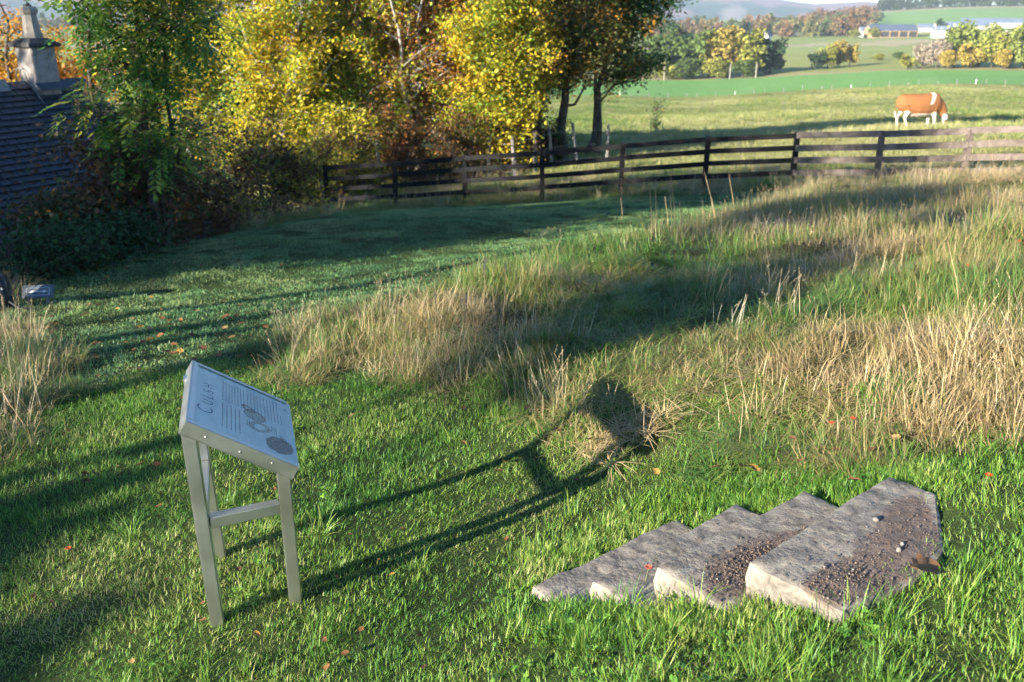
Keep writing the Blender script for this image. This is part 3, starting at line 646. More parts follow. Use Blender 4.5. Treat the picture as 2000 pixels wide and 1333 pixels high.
# ---------------------------------------------------------------- stone steps
def slab(i, name, label, thick, depth, ext):
    a, d, s, L = step_frame(i); L += ext; rng = rngf(70+i); nu, nv = 44, 20
    u = np.linspace(0, L, nu); v = np.linspace(0, depth, nv); U, Vv = np.meshgrid(u, v, indexing='ij')
    tap = np.interp(U, [0, .3, .52, .86], [.79, .95, .90, .42]) if i == 0 else np.ones_like(U)
    edge = np.minimum.reduce([U, L-U, Vv, depth-Vv])
    top = (fbm(U*6, Vv*6, 50+i)-.5)*.013 - np.clip(1-edge/.016, 0, 1)**2*.008*(.4+fbm(U*14, Vv*14, 53+i)) + (vnoise(U*26, Vv*26, 5+i)-.5)*.006
    wob = lambda q, sd: (fbm(q*6, q*0+sd, 60+i)-.5)*.024*np.ones_like(q)
    Uo = U + np.where(U < 1e-6, wob(Vv, 1.3), 0) + np.where(U > L-1e-6, wob(Vv, 7.7), 0); Vo = Vv + np.where(Vv < 1e-6, wob(U, 3.1), 0)
    def world(uu, vv, zz): return np.stack([a.x + d.x*uu + s.x*vv*tap, a.y + d.y*uu + s.y*vv*tap, zz], -1)
    T = world(Uo, Vo, a.z+top)
    mid = world(Uo + np.where(U < 1e-6, -.008, 0) + np.where(U > L-1e-6, .008, 0), Vo + np.where(Vv < 1e-6, -.008, 0), np.full(U.shape, a.z-thick*.45) + (fbm(U*9, Vv*9, 3)-.5)*.02)
    bot = world(Uo, Vo, np.full(U.shape, a.z-thick))
    V = np.concatenate([T.reshape(-1, 3), mid.reshape(-1, 3), bot.reshape(-1, 3)]); n = nu*nv; F = []
    for p in range(nu-1):
        for q in range(nv-1): b = p*nv+q; F.append((b, b+nv, b+nv+1, b+1)); F.append((2*n+b, 2*n+b+1, 2*n+b+nv+1, 2*n+b+nv))
    ring = [(p, 0) for p in range(nu)] + [(nu-1, q) for q in range(1, nv)] + [(p, nv-1) for p in range(nu-2, -1, -1)] + [(0, q) for q in range(nv-2, 0, -1)]
    for k in range(len(ring)):
        b0 = ring[k][0]*nv+ring[k][1]; b1 = ring[(k+1) % len(ring)][0]*nv+ring[(k+1) % len(ring)][1]
        F.append((b1, b0, b0+n, b1+n)); F.append((b1+n, b0+n, b0+2*n, b1+2*n))
    # where earth has been trodden onto the tread
    uu, vv = U/L, Vv
    dirt = {0: .8*np.exp(-((uu-.55)/.40)**2 - ((vv-.28)/.13)**2) + .75*np.exp(-((uu-.12)/.18)**2 - ((vv-.30)/.11)**2) + .5*np.exp(-((uu-.72)/.16)**2 - ((vv-.24)/.10)**2),
            1: .95*np.exp(-((uu-.34)/.36)**2 - ((vv-.20)/.13)**2) + .4*np.exp(-((uu-.62)/.14)**2 - ((vv-.20)/.06)**2), 2: .5*np.exp(-((uu-.4)/.45)**2 - ((vv-.2)/.07)**2), 3: .25*np.exp(-((uu-.4)/.4)**2 - ((vv-.2)/.06)**2)}[i]
    c = np.zeros((3*n, 3)); c[:n] = dirt.reshape(-1, 1)
    c = c.astype(np.float32)
    V = V - np.array([a.x, a.y, a.z])
    o = obj(name, npmesh(name, V, np.array(F), c, True), M['stone'], None, a); o.data.set_sharp_from_angle(angle=.55) if hasattr(o.data, 'set_sharp_from_angle') else None
    tag(o, label, 'step', 'stone steps set into the bank'); return o
slab(0, 'stone_step', 'topmost thick stone slab of the steps with brown earth trodden on it', .125, .40, .02)
slab(1, 'stone_step', 'second stone slab from the top of the steps heaped with brown grit', .125, .40, .0)
slab(2, 'stone_step', 'third stone slab from the top of the steps, grey and mostly bare', .11, .36, .0)
slab(3, 'stone_step', 'lowest stone slab of the steps with a chipped edge, level with the lawn', .09, .34, .0)

ICO = None
def ico():
    t = (1+5**.5)/2; v = np.array([(-1,t,0),(1,t,0),(-1,-t,0),(1,-t,0),(0,-1,t),(0,1,t),(0,-1,-t),(0,1,-t),(t,0,-1),(t,0,1),(-t,0,-1),(-t,0,1)], float); v /= np.linalg.norm(v[0])
    f = np.array([(0,11,5),(0,5,1),(0,1,7),(0,7,10),(0,10,11),(1,5,9),(5,11,4),(11,10,2),(10,7,6),(7,1,8),(3,9,4),(3,4,2),(3,2,6),(3,6,8),(3,8,9),(4,9,5),(2,4,11),(6,2,10),(8,6,7),(9,8,1)])
    return v, f
ICO = ico()
def grit(i, n, uc, us, vc, vsd, smin, smax, name, label, seed, zoff=0.0):
    a, d, s, L = step_frame(i); rng = rngf(seed); V, F, C = [], [], []; v0, f0 = ICO
    for k in range(n):
        u = float(np.clip(rng.normal(uc, us), .01, .99))*L; v = float(np.clip(rng.normal(vc, vsd), .01, float(np.interp(u, [0, .3, .52, .86], [.30, .36, .34, .16])) if i == 0 else .30)); R = smin + (smax-smin)*rng.random()**4
        p = np.array([a.x+d.x*u+s.x*v, a.y+d.y*u+s.y*v, a.z+zoff+R*.25 + rng.random()*.004])
        V.append(v0*R*rng.uniform(.45, 1.35, 3)*rng.uniform(.65, 1.2, (12, 1)) + p); F.append(f0+12*k)
        g = rng.uniform(.5, 1.25); C.append(np.tile(np.array([.135, .098, .076])*g if rng.random() < .9 else np.array([.22, .19, .165])*g, (12, 1)))
    o = obj(name, npmesh(name, np.concatenate(V), np.concatenate(F), np.concatenate(C)), M['grit']); tag(o, label, 'grit', kind='stuff')
grit(1, 3600, .30, .15, .19, .055, .0007, .0042, 'grit_heap', 'brown loose grit heaped in the corner of the second step', 81)
grit(0, 1800, .50, .24, .24, .08, .0006, .0035, 'grit_scatter', 'fine brown grit scattered over the topmost step', 82)
grit(0, 1500, .12, .09, .27, .06, .0007, .0042, 'grit_corner', 'coarse grit gathered along the near corner of the topmost step', 83)
grit(2, 160, .45, .28, .18, .08, .001, .004, 'grit_thin', 'sparse grit grains lying on the third step', 84)
def pebble(i, u, v, R, seed, label):
    a, d, s, L = step_frame(i); rng = rngf(seed); v0, f0 = ICO
    m = npmesh('pebble', v0*R*rng.uniform(.7, 1.2, 3)*rng.uniform(.88, 1.08, (12, 1)), f0, np.tile(np.array([.19, .165, .145])*rng.uniform(.7, 1.2), (12, 1)), True)
    o = obj('pebble', m, M['grit'], None, (a.x+d.x*u*L+s.x*v, a.y+d.y*u*L+s.y*v, a.z+R*.45)); tag(o, label, 'pebble', 'pebbles on the steps')
pebble(0, .62, .13, .012, 1, 'rounded grey pebble casting a dark shadow mid tread on the topmost step')
pebble(0, .48, .27, .012, 2, 'largest pale pebble beside the turf at the back of the topmost step')
pebble(0, .53, .26, .009, 3, 'pale pebble of the pair at the back of the topmost step')
pebble(0, .17, .17, .006, 4, 'tiny white pebble near the front edge of the topmost step')
pebble(2, .42, .12, .008, 5, 'small pebble lying alone on the bare third step')

# ---------------------------------------------------------------- information sign
def build_sign():
    yaw, tilt = .28764704, .57420326; W_, L_, TH = .5604, .39995, .05
    A = Vector((-1.0358779, 2.5856566, EYE-1.21097))
    wd = Vector((-math.sin(yaw), math.cos(yaw), 0)); sd = Vector((math.cos(yaw)*math.cos(tilt), math.sin(yaw)*math.cos(tilt), -math.sin(tilt))); n = sd.cross(wd).normalized()
    root = empty('information_sign', (-.97, 2.8, 0)); tag(root, 'tilted steel framed information sign reading Culsh standing on the lawn', 'sign')
    bpy.context.view_layer.update(); inv = root.matrix_world.inverted()
    # local frame: x along the text lines (wd), y towards the head of the panel (-sd), z out of the panel
    R = Matrix((( wd.x, -sd.x, n.x), (wd.y, -sd.y, n.y), (wd.z, -sd.z, n.z)))
    mw = Matrix.Translation(A + sd*L_) @ R.to_4x4()          # origin: near low corner of the top face
    ml = inv @ mw
    def part(mb, name, mat, parent=root, bevel=0.0, smooth=False):
        o = mb.build(name, mat, parent, bevel, smooth)
        if parent is root: o.matrix_local = ml
        return o
    rim = .012
    # folded steel tray: four sides, a back, lips round three sides, open lip at the low end
    part(MB().box((0, 0, -TH), (W_, L_, -TH+.004)), 'tray_back', M['steel'])
    part(MB().box((0, 0, -TH), (.004, L_, .0)).box((.004, 0, -.004), (.028, L_-.004, .0)), 'tray_side', M['steel'], bevel=.0012)
    part(MB().box((W_-.004, 0.012, -TH), (W_, L_, .0)).box((W_-.020, .012, -.004), (W_-.004, L_-.004, .0)), 'tray_side', M['steel'], bevel=.0012)
    part(MB().box((.0045, L_-.004, -TH), (W_-.0045, L_+.0005, .0008)).box((.0285, L_-.026, -.0035), (W_-.0205, L_-.0045, .0005)), 'tray_head', M['steel'], bevel=.0012)
    part(MB().box((.0045, -.0005, -TH), (W_-.0045, .004, -.012)), 'tray_foot', M['steel'], bevel=.0012)
    pan = part(MB().box((.006, -.004, -.011), (W_-.006, L_-.006, -.006)), 'panel', M['panel'], bevel=.001)
    # lettering, kept on the panel's face
    zf = -.0056
    X0, X1, Y0, Y1 = .03, W_-.022, 0.0, L_-.028
    def fx(u): return X0+(X1-X0)*u
    def fy(v): return Y0+(Y1-Y0)*v        # v = 1 at the head
    def stroke(mb, pts, w):
        for p, q in zip(pts[:-1], pts[1:]):
            p, q = Vector((*p, zf)), Vector((*q, zf)); d = (q-p).normalized(); p = p-d*w*.3; q = q+d*w*.3; s = Vector((-d.y, d.x, 0))*w/2
            mb.add([p-s, q-s, q+s, p+s], [(0, 1, 2, 3)])
    w = .0034
    def arc(cx, cy, rx, ry, a0, a1, n=18): return [(cx+rx*math.cos(math.radians(a0+(a1-a0)*k/n)), cy+ry*math.sin(math.radians(a0+(a1-a0)*k/n))) for k in range(n+1)]
    yb = fy(.835); H = .052; h = .036; x = fx(.235)
    def letter(*strokes, k=1.0):
        mb = MB()
        for q in strokes: stroke(mb, q, w*k)
        part(mb, 'title_letter', M['ink'], pan)
    letter(arc(x+.028, yb+H/2, .027, H/2, 50, 310), k=1.25); x += .078
    letter([(x, yb+h), (x, yb+.012)] + arc(x+.012, yb+.0125, .012, .0125, 180, 360, 10) + [(x+.024, yb+h)]); x += .054
    letter([(x, yb+h), (x, yb), (x+.021, yb)]); x += .046
    letter(arc(x+.010, yb+h*.74, .0095, h*.25, 50, 270, 10) + arc(x+.010, yb+h*.25, .0105, h*.25, 90, -130, 10)); x += .048
    letter([(x, yb), (x, yb+h)], [(x+.024, yb), (x+.024, yb+h)], [(x, yb+h*.52), (x+.024, yb+h*.52)])
    # two columns of text too small to read: ragged rows of word-length dashes
    txt = MB(); rng = random.Random(4)
    def block(u0, u1, v0, v1, rows, last=1.0):
        for r in range(rows):
            y = fy(v0+(v1-v0)*r/max(rows-1, 1)); x = fx(u0); e = fx(u1) if r < rows-1 else fx(u0+(u1-u0)*last); e -= rng.random()*.012
            while x < e:
                l = rng.uniform(.006, .019); x2 = min(x+l, e)
                if x2-x > .003: txt.add([(x, y-.0011, zf), (x2, y-.0011, zf), (x2, y+.0014, zf), (x, y+.0014, zf)], [(0, 1, 2, 3)])
                x = x2+.0032
    block(.12, .52, .735, .565, 5); block(.56, .93, .735, .515, 8); block(.56, .95, .475, .12, 11, .45)
    block(.30, .42, .49, .42, 4); block(.34, .46, .235, .19, 3); block(.24, .36, .145, .09, 4)
    o = part(txt, 'printed_text', M['text_ink'], pan); o['kind'] = 'stuff'
    # drawings
    def disc(cx, cy, rx, ry, rot, name, mat, seed, inner=0.0, n=40, dz=0.0):
        mb = MB(); rr = random.Random(seed); c, s = math.cos(rot), math.sin(rot); vs = []
        for k in range(n):
            t = 2*math.pi*k/n; q = 1+rr.uniform(-.06, .06); a, b = rx*q*math.cos(t), ry*q*math.sin(t); vs.append((a*c-b*s, a*s+b*c, 0))
        if inner:
            vi = [(p[0]*inner, p[1]*inner, 0) for p in vs]; mb.add(vs+vi, [(k, (k+1) % n, n+(k+1) % n, n+k) for k in range(n)])
        else: mb.add(vs, [tuple(range(n))])
        o = part(mb, name, mat, pan); o.location = (cx, cy, zf+dz); return o
    disc(fx(.19), fy(.165), .066, .052, -.35, 'drawing', M['drawing_brown'], 1); disc(fx(.36), fy(.36), .036, .050, .7, 'drawing', M['drawing_pale'], 2, .55)
    disc(fx(.53), fy(.40), .040, .036, .2, 'drawing', M['drawing_pale'], 3); disc(fx(.52), fy(.405), .044, .042, .2, 'drawing', M['drawing_brown'], 5, .86, dz=.0004); disc(fx(.60), fy(.47), .030, .020, .9, 'drawing', M['drawing_brown'], 4, .6, dz=.0008)
    mk = MB(); x, y = fx(.86), fy(.07); stroke(mk, [(x-.008, y), (x+.008, y)], .004); part(mk, 'emblem', M['green_ink'], pan)
    mk = MB(); stroke(mk, [(x-.012, y-.008), (x+.02, y-.008)], .0014); stroke(mk, [(x, y-.016), (x, y+.004)], .0012); part(mk, 'emblem_line', M['text_ink'], pan)
    for u, v in ((.2, -.025), (.5, -.028), (.78, -.022)):
        mb = MB().lathe([(.0036, 0), (.0036, .001), (.0024, .0018)], 10); b = part(mb, 'rivet', M['steel']); b.matrix_local = ml @ Matrix.Translation((-.0005, L_*(1-u), v)) @ Matrix.Rotation(-math.pi/2, 4, 'Y')
    # legs and crossbars
    def under(x, y): return A - n*TH + sd*((Vector((x, y, 0))-A).dot(Vector((sd.x, sd.y, 0)).normalized())/math.cos(tilt))
    T = .046; feet = [Vector((-1.032, 2.616, -.03)), Vector((-.788, 2.742, -.03)), Vector((-1.160, 3.056, -.04))]
    tops = [Vector((-1.046, 2.622, 0)), Vector((-.782, 2.722, 0)), Vector((-1.176, 3.030, 0))]
    side = Vector((math.cos(yaw), math.sin(yaw), 0))
    for fpt, tp in zip(feet, tops):
        t = (tp-Vector((A.x, A.y, 0))).dot(side)/math.cos(tilt); zz = A.z - t*math.sin(tilt) - TH*math.cos(tilt) + .008; tp.z = zz
        mb = MB().bar(fpt, tp, T, T, side); o = mb.build('leg', M['steel'], root, .004); o.matrix_local = inv
    def on(k, z): f, t = feet[k], tops[k]; return f + (t-f)*((z-f.z)/(t.z-f.z))
    o = MB().bar(on(0, .40)+side*.024, on(1, .40)-side*.024, .040, .042).build('crossbar', M['steel'], root, .003); o.matrix_local = inv
    o = MB().bar(on(0, .40)+wd*.024, on(2, .40)-wd*.024, .040, .042).build('crossbar', M['steel'], root, .003); o.matrix_local = inv
    return root
build_sign()

# ---------------------------------------------------------------- timber rail fence
def rail_fence(name, label, idx, mat, post_w, rail_w, top_gap, seed):
    rng = random.Random(seed); pts = [Vector(FENCE_TOP[i]) for i in idx]; root = empty(name, (pts[0].x, pts[0].y, ztf(pts[0].x, pts[0].y))); tag(root, label, 'fence'); o0 = root.location
    for k, p in enumerate(pts):
        if k == 0 and seed == 4: continue
        g = ztf(p.x, p.y); MB().bar(Vector((p.x, p.y, g-.25))-o0, p-o0+Vector((rng.uniform(-.02, .02), 0, rng.uniform(-.01, .03))), .10, post_w, (1, 0, 0)).build('post', mat, root, .006)
    for a, b in zip(pts[:-1], pts[1:]):
        d = (b-a).normalized(); nrm = Vector((d.y, -d.x, 0)).normalized()
        if nrm.y > 0: nrm = -nrm
        for r in range(4):
            off = Vector((0, 0, -.06-r*.255)) + nrm*(post_w/2+.017); j = Vector((0, 0, rng.uniform(-.012, .012)))
            MB().bar(a+off-d*.0+d*.004-o0+j, b+off-d*.004-o0+j*.3, .032, rail_w, nrm).build('rail', mat, root, .003)
rail_fence('rail_fence', 'black stained four rail timber fence at the end of the lawn', range(1, 8), M['black_wood'], .11, .105, .06, 3)
rail_fence('rail_fence', 'unpainted brown four rail timber fence joining the black one', range(7, 12), M['brown_wood'], .11, .125, .06, 4)

# ---------------------------------------------------------------- trees and shrubs
def seg_tubes(segs, sides=5):
    """many tapered tube segments -> verts, quads"""
    V, F = [], []; t = np.linspace(0, 2*np.pi, sides, endpoint=False)
    p0 = np.array([s[0] for s in segs]); p1 = np.array([s[1] for s in segs]); r0 = np.array([s[2] for s in segs]); r1 = np.array([s[3] for s in segs])
    d = p1-p0; d /= np.linalg.norm(d, axis=1, keepdims=True)+1e-9; ref = np.where(np.abs(d[:, 2:3]) < .9, np.array([[0, 0, 1.0]]), np.array([[1.0, 0, 0]]))
    a = np.cross(d, ref); a /= np.linalg.norm(a, axis=1, keepdims=True); b = np.cross(d, a); n = len(segs)
    ring = a[:, None]*np.cos(t)[None, :, None] + b[:, None]*np.sin(t)[None, :, None]
    V = np.concatenate([p0[:, None]+ring*r0[:, None, None], (p1+d*r1[:, None]*.3)[:, None]+ring*r1[:, None, None]], 1).reshape(-1, 3)
    k = np.arange(sides); kn = (k+1) % sides; q = np.stack([k, kn, kn+sides, k+sides], -1)
    F = (np.arange(n)[:, None, None]*(2*sides) + q[None]).reshape(-1, 4)
    return V, F
def wander(rng, p, q, n, amp):
    t = np.linspace(0, 1, n+1)[:, None]; P = p*(1-t)+q*t; L = np.linalg.norm(q-p); P[1:-1] += rng.normal(0, amp*L, (n-1, 3)); return P
def leaf_quads(rng, pos, size, aspect=.6, up=.5, droop=.0):
    n = len(pos); nm = rng.normal(0, 1, (n, 3)); nm[:, 2] = np.abs(nm[:, 2])+up; nm /= np.linalg.norm(nm, axis=1, keepdims=True)
    a = rng.normal(0, 1, (n, 3)); a[:, 2] -= droop; a -= nm*(a*nm).sum(1, keepdims=True); a /= np.linalg.norm(a, axis=1, keepdims=True)+1e-9; b = np.cross(nm, a)
    s = size*rng.uniform(.45, 1.45, (n, 1)); fold = nm*s*rng.uniform(-.12, .2, (n, 1))
    V = np.stack([pos-a*s*.5, pos+b*s*aspect*.5+fold, pos+a*s*.55, pos-b*s*aspect*.5+fold], 1).reshape(-1, 3)
    return V, np.arange(4*n).reshape(-1, 4)
def pal(rng, palette, clump_id, ncl, n, jit=.18, mixk=.30):
    cols = np.array([c for c, w in palette]); w = np.array([w for c, w in palette], float); w /= w.sum()
    cc = rng.choice(len(cols), ncl, p=w); per = cc[clump_id]; sw = rng.random(n) < mixk; per[sw] = rng.choice(len(cols), sw.sum(), p=w)
    return np.repeat(np.clip(cols[per]*rng.uniform(1-jit*1.6, 1+jit*1.6, (n, 1)), 0, 1)*rng.uniform(1-jit*.4, 1+jit*.4, (n, 3)), 4, 0)
def make_tree(name, label, cat, base, height, lobes, trunk_r, nleaf, lsize, palette, seed, bark='bark', stems=1, lean=(0, 0), limbs=46, group=None, leafm='leaf', spread=.21, aspect=.65, twigs=4, trunk_top=.9, droop=0.0, crown_name='crown', split_h=.0, twl=1.0):
    """tapered trunk(s), limbs reaching into the lobes of the crown, twigs, and leaves clustered along the twigs"""
    rng = rngf(seed); root = empty(name, base); tag(root, label, cat, group)
    segs = []; axes = []
    for s in range(stems):
        q = np.array([lean[0]+(rng.normal(0, .35*height*.2) if stems > 1 else 0), lean[1]+(rng.normal(0, .35*height*.2) if stems > 1 else 0), height*trunk_top*(1 if s == 0 else rng.uniform(.6, .95))])
        p = np.array([rng.normal(0, trunk_r*1.6) if stems > 1 else 0, rng.normal(0, trunk_r*1.6) if stems > 1 else 0, -.25]); P = wander(rng, p, q, 8, .014); axes.append(P); tr = trunk_r*(1 if s == 0 else rng.uniform(.55, .85))
        for k in range(8): segs.append((P[k], P[k+1], tr*(1-k/8*.85)*(1.25 if k == 0 else 1), tr*(1-(k+1)/8*.85)))
    lobes = np.array(lobes, float); vol = lobes[:, 3]*lobes[:, 4]*lobes[:, 5]; vol /= vol.sum(); tw = []
    for k in range(limbs):
        lb = lobes[rng.choice(len(lobes), p=vol)]; v = rng.normal(0, 1, 3); v /= np.linalg.norm(v); v *= rng.random()**(1/2.2); tgt = lb[:3]+v*lb[3:]
        ax = axes[rng.integers(len(axes))]; hd = np.hypot(*(tgt[:2]-np.array([np.interp(tgt[2], ax[:, 2], ax[:, 0]), np.interp(tgt[2], ax[:, 2], ax[:, 1])])))
        hz = float(np.clip(tgt[2]-hd*rng.uniform(.35, .9), max(split_h, ax[0, 2]+.35*height*.3), ax[-1, 2])); st = np.array([np.interp(hz, ax[:, 2], ax[:, 0]), np.interp(hz, ax[:, 2], ax[:, 1]), hz])
        P = wander(rng, st, tgt, 5, .06); r = max(.012, trunk_r*.34*(1-hz/height*.7))
        for j in range(5): segs.append((P[j], P[j+1], r*(1-j*.17), r*(1-(j+1)*.17)))
        for j in range(twigs):
            b = P[rng.integers(2, 6)]; e = b+rng.normal(0, 1, 3)*np.array([.55, .55, .4])*min(1.2, .28*lb[3:].mean()+.25)*twl; Q = wander(rng, b, e, 2, .08); tw.append((b, e))
            for i in range(2): segs.append((Q[i], Q[i+1], r*.22*(1-i*.4)+.003, r*.22*(.6-i*.35)+.002))
    V, F = seg_tubes(segs); obj('trunk', npmesh('trunk', V, F, None, True), M[bark], root)
    tw = np.array(tw); ci = rng.integers(0, len(tw), nleaf); t = rng.random((nleaf, 1))**.7
    pos = tw[ci, 0]*(1-t)+tw[ci, 1]*t+rng.normal(0, spread, (nleaf, 3))*np.array([1, 1, .8])
    V, F = leaf_quads(rng, pos, lsize, aspect, .5, droop); obj(crown_name, npmesh(crown_name, V, F, pal(rng, palette, ci, len(tw), nleaf)), M[leafm], root)
    return root
YEL = [((.60, .44, .035), 5), ((.50, .43, .04), 5), ((.34, .40, .045), 5), ((.17, .26, .035), 4), ((.60, .34, .035), 2)]
YGR = [((.52, .43, .04), 4), ((.40, .42, .045), 4), ((.22, .32, .04), 5), ((.56, .38, .035), 2)]
RED = [((.32, .11, .04), 4), ((.42, .19, .045), 3), ((.20, .08, .035), 3), ((.5, .26, .05), 2), ((.22, .20, .05), 1)]
BRO = [((.13, .13, .03), 3), ((.22, .15, .04), 3), ((.42, .20, .04), 2), ((.06, .10, .025), 3)]
DGR = [((.030, .085, .022), 5), ((.045, .11, .025), 4), ((.08, .12, .025), 2), ((.35, .18, .03), 1)]
ORG = [((.55, .22, .03), 4), ((.62, .32, .04), 3), ((.5, .34, .05), 2), ((.34, .14, .04), 1)]
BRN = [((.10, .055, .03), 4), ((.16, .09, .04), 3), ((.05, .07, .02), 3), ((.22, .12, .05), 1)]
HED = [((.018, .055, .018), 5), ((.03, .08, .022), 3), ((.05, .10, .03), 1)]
def base_at(px, d, dz=0.0):
    p = at_r(px, 300, d); return Vector((p[0], p[1], ztf(p[0], p[1])+dz))
def zpx(px, py, d): return at_r(px, py, d)[2]
TG = 'autumn trees behind the fence'
make_tree('aspen_tree', 'tall bright yellow tree between the green ash and the russet tree', 'tree', base_at(560, 25.5), 9.0, [(-.2, 0, 4.0, 2.6, 1.8, 1.8), (-1.4, -.3, 2.3, 1.7, 1.3, 1.5), (1.1, .2, 2.2, 1.7, 1.2, 1.4), (.2, 0, 6.6, 1.7, 1.6, 1.8)], .13, 52000, .09, YEL, 201, 'pale_bark', 3, limbs=90, group=TG)
make_tree('aspen_tree', 'slim yellow green tree standing just behind the tall fence end post', 'tree', base_at(690, 26.5), 8.6, [(.0, 0, 3.8, 2.1, 1.5, 1.7), (.4, -.2, 2.1, 1.9, 1.1, 1.3), (0, 0, 6.4, 1.4, 1.3, 1.6)], .10, 38000, .09, YGR, 202, 'pale_bark', 4, limbs=66, group=TG)
make_tree('cherry_tree', 'russet red tree with pale forked trunks between two yellow trees', 'tree', base_at(808, 26.2), 8.8, [(0, 0, 4.6, 2.2, 1.6, 1.6), (-.2, 0, 2.6, 2.0, 1.4, 1.6), (0, 0, 7.0, 1.6, 1.6, 1.6)], .14, 26000, .082, RED+RED+YGR, 203, 'pale_bark', 5, limbs=100, group=TG, twigs=7)
make_tree('aspen_tree', 'broad yellow tree drooping low behind the middle of the black fence', 'tree', base_at(965, 25.8), 9.0, [(-.2, 0, 4.0, 2.2, 1.6, 1.8), (.1, -.2, 2.2, 2.0, 1.2, 1.4), (-.2, 0, 6.6, 1.6, 1.5, 1.8), (.9, 0, 3.8, 1.1, 1.1, 1.3)], .13, 50000, .09, YEL, 204, 'bark', 2, limbs=84, group=TG)
make_tree('beech_tree', 'brown and orange speckled tree with dark trunk beside the yellow one', 'tree', base_at(1098, 27.0), 8.6, [(0, 0, 4.4, 2.0, 1.6, 1.6), (.3, 0, 2.8, 1.7, 1.2, .9), (.2, 0, 6.8, 1.5, 1.4, 1.6)], .16, 38000, .09, BRO, 205, 'bark', 1, limbs=76, group=TG)
make_tree('oak_tree', 'dark green tree with leaning slim trunk, last of the row beside the field', 'tree', base_at(1150, 28.5), 9.0, [(1.0, 0, 4.7, 1.5, 1.4, 1.6), (1.5, 0, 3.1, 1.1, 1.0, .75), (.9, 0, 6.8, 1.5, 1.4, 1.4), (2.3, 0, 5.0, .6, .8, .7), (2.0, 0, 6.2, .7, .8, .7)], .11, 54000, .09, DGR, 206, 'bark', 2, (.6, 0), limbs=84, group=TG)
make_tree('aspen_tree', 'dim yellow tree filling the gap behind the slim yellow green one', 'tree', base_at(640, 29.5), 9.0, [(0, 0, 4.2, 1.9, 1.5, 2.0), (0, 0, 2.2, 1.9, 1.3, 1.4), (0, 0, 6.8, 1.6, 1.5, 1.6)], .11, 26000, .10, YGR, 231, 'pale_bark', 3, limbs=60, group=TG)
make_tree('cherry_tree', 'rust brown tree deep between the russet and broad yellow trees', 'tree', base_at(880, 29.5), 9.0, [(0, 0, 4.2, 1.8, 1.5, 2.0), (0, 0, 2.2, 1.8, 1.3, 1.4), (0, 0, 6.8, 1.6, 1.5, 1.6)], .11, 24000, .10, RED+BRO+YGR, 232, 'pale_bark', 4, limbs=60, group=TG)
make_tree('aspen_tree', 'olive yellow tree deep behind the broad yellow and speckled trees', 'tree', base_at(1035, 29.8), 9.0, [(0, 0, 4.4, 1.7, 1.5, 2.0), (0, 0, 2.4, 1.5, 1.3, 1.2), (0, 0, 6.8, 1.6, 1.5, 1.6)], .11, 24000, .10, YGR+BRO, 233, 'bark', 3, limbs=60, group=TG)
make_tree('aspen_tree', 'yellow green tree deep behind the gap between yellow and russet trees', 'tree', base_at(745, 29.8), 9.0, [(0, 0, 4.4, 1.7, 1.5, 2.0), (0, 0, 2.4, 1.6, 1.3, 1.3), (0, 0, 6.8, 1.6, 1.5, 1.6)], .11, 24000, .10, YEL+YGR, 234, 'pale_bark', 3, limbs=60, group=TG)
make_tree('hazel_tree', 'green and yellow low tree hanging over the fence between yellow and russet trees', 'tree', base_at(705, 26.2), 6.4, [(0, 0, 3.0, 1.5, 1.1, 1.9), (.2, 0, 5.0, 1.3, 1.1, 1.2)], .07, 17000, .09, YGR+[((.10, .18, .03), 5)], 241, 'pale_bark', 4, limbs=50, group=TG)
make_tree('hazel_tree', 'mixed rust and yellow low tree filling the gap right of the russet tree', 'tree', base_at(880, 26.6), 6.4, [(0, 0, 3.0, 1.3, 1.1, 1.9), (0, 0, 5.0, 1.2, 1.1, 1.2)], .07, 15000, .09, RED+RED+YGR[:2], 242, 'pale_bark', 4, limbs=50, group=TG)
make_tree('maple_tree', 'orange leaved tree showing behind the stone chimney', 'tree', base_at(60, 30.0, -.5), 6.1, [(0, 0, 3.4, 3.0, 1.5, 1.4), (2.0, 0, 3.6, 1.8, 1.2, 1.3), (-1.8, .2, 3.6, 1.5, 1.2, 1.1)], .14, 20000, .09, ORG, 207, 'bark', 2, limbs=70, group=TG)
make_tree('birch_tree', 'pale stemmed golden tree filling the gap behind the ash', 'tree', base_at(400, 27.0, -.3), 8.6, [(0, 0, 4.2, 2.0, 1.7, 1.8), (0, 0, 2.4, 1.8, 1.4, 1.3), (0, 0, 6.6, 1.6, 1.5, 1.8)], .12, 40000, .09, YEL, 208, 'pale_bark', 3, limbs=76, group=TG)

def ash_leaves(rng, pos, dirs, n_l=9, ll=.10, lw=.042, rach=.24):
    """pinnate leaves: leaflets in pairs along a drooping stalk"""
    V = []
    for p, d in zip(pos, dirs):
        d = d/np.linalg.norm(d); sd = np.cross(d, [0, 0, 1.0]); sd /= np.linalg.norm(sd)+1e-9; up = np.cross(sd, d); sc = rng.uniform(.75, 1.2)
        for k in range(n_l):
            t = (k//2+1)/(n_l//2+1) if k < n_l-1 else 1.0; b = p+d*rach*sc*t-np.array([0, 0, .10*t*t*sc]); sg = 1 if k % 2 else -1
            a = (d*.55+sd*sg*.85) if k < n_l-1 else d; a = a/np.linalg.norm(a)+np.array([0, 0, -.25]); w = np.cross(a, up); w = w/(np.linalg.norm(w)+1e-9)*lw*sc/2; l = ll*sc
            V += [b, b+a*l*.5+w-up*.004, b+a*l, b+a*l*.5-w-up*.004]
    V = np.array(V); return V, np.arange(len(V)).reshape(-1, 4)
ASH = [((.065, .17, .03), 5), ((.11, .22, .035), 4), ((.22, .29, .04), 3), ((.42, .40, .05), 3), ((.04, .11, .025), 3)]
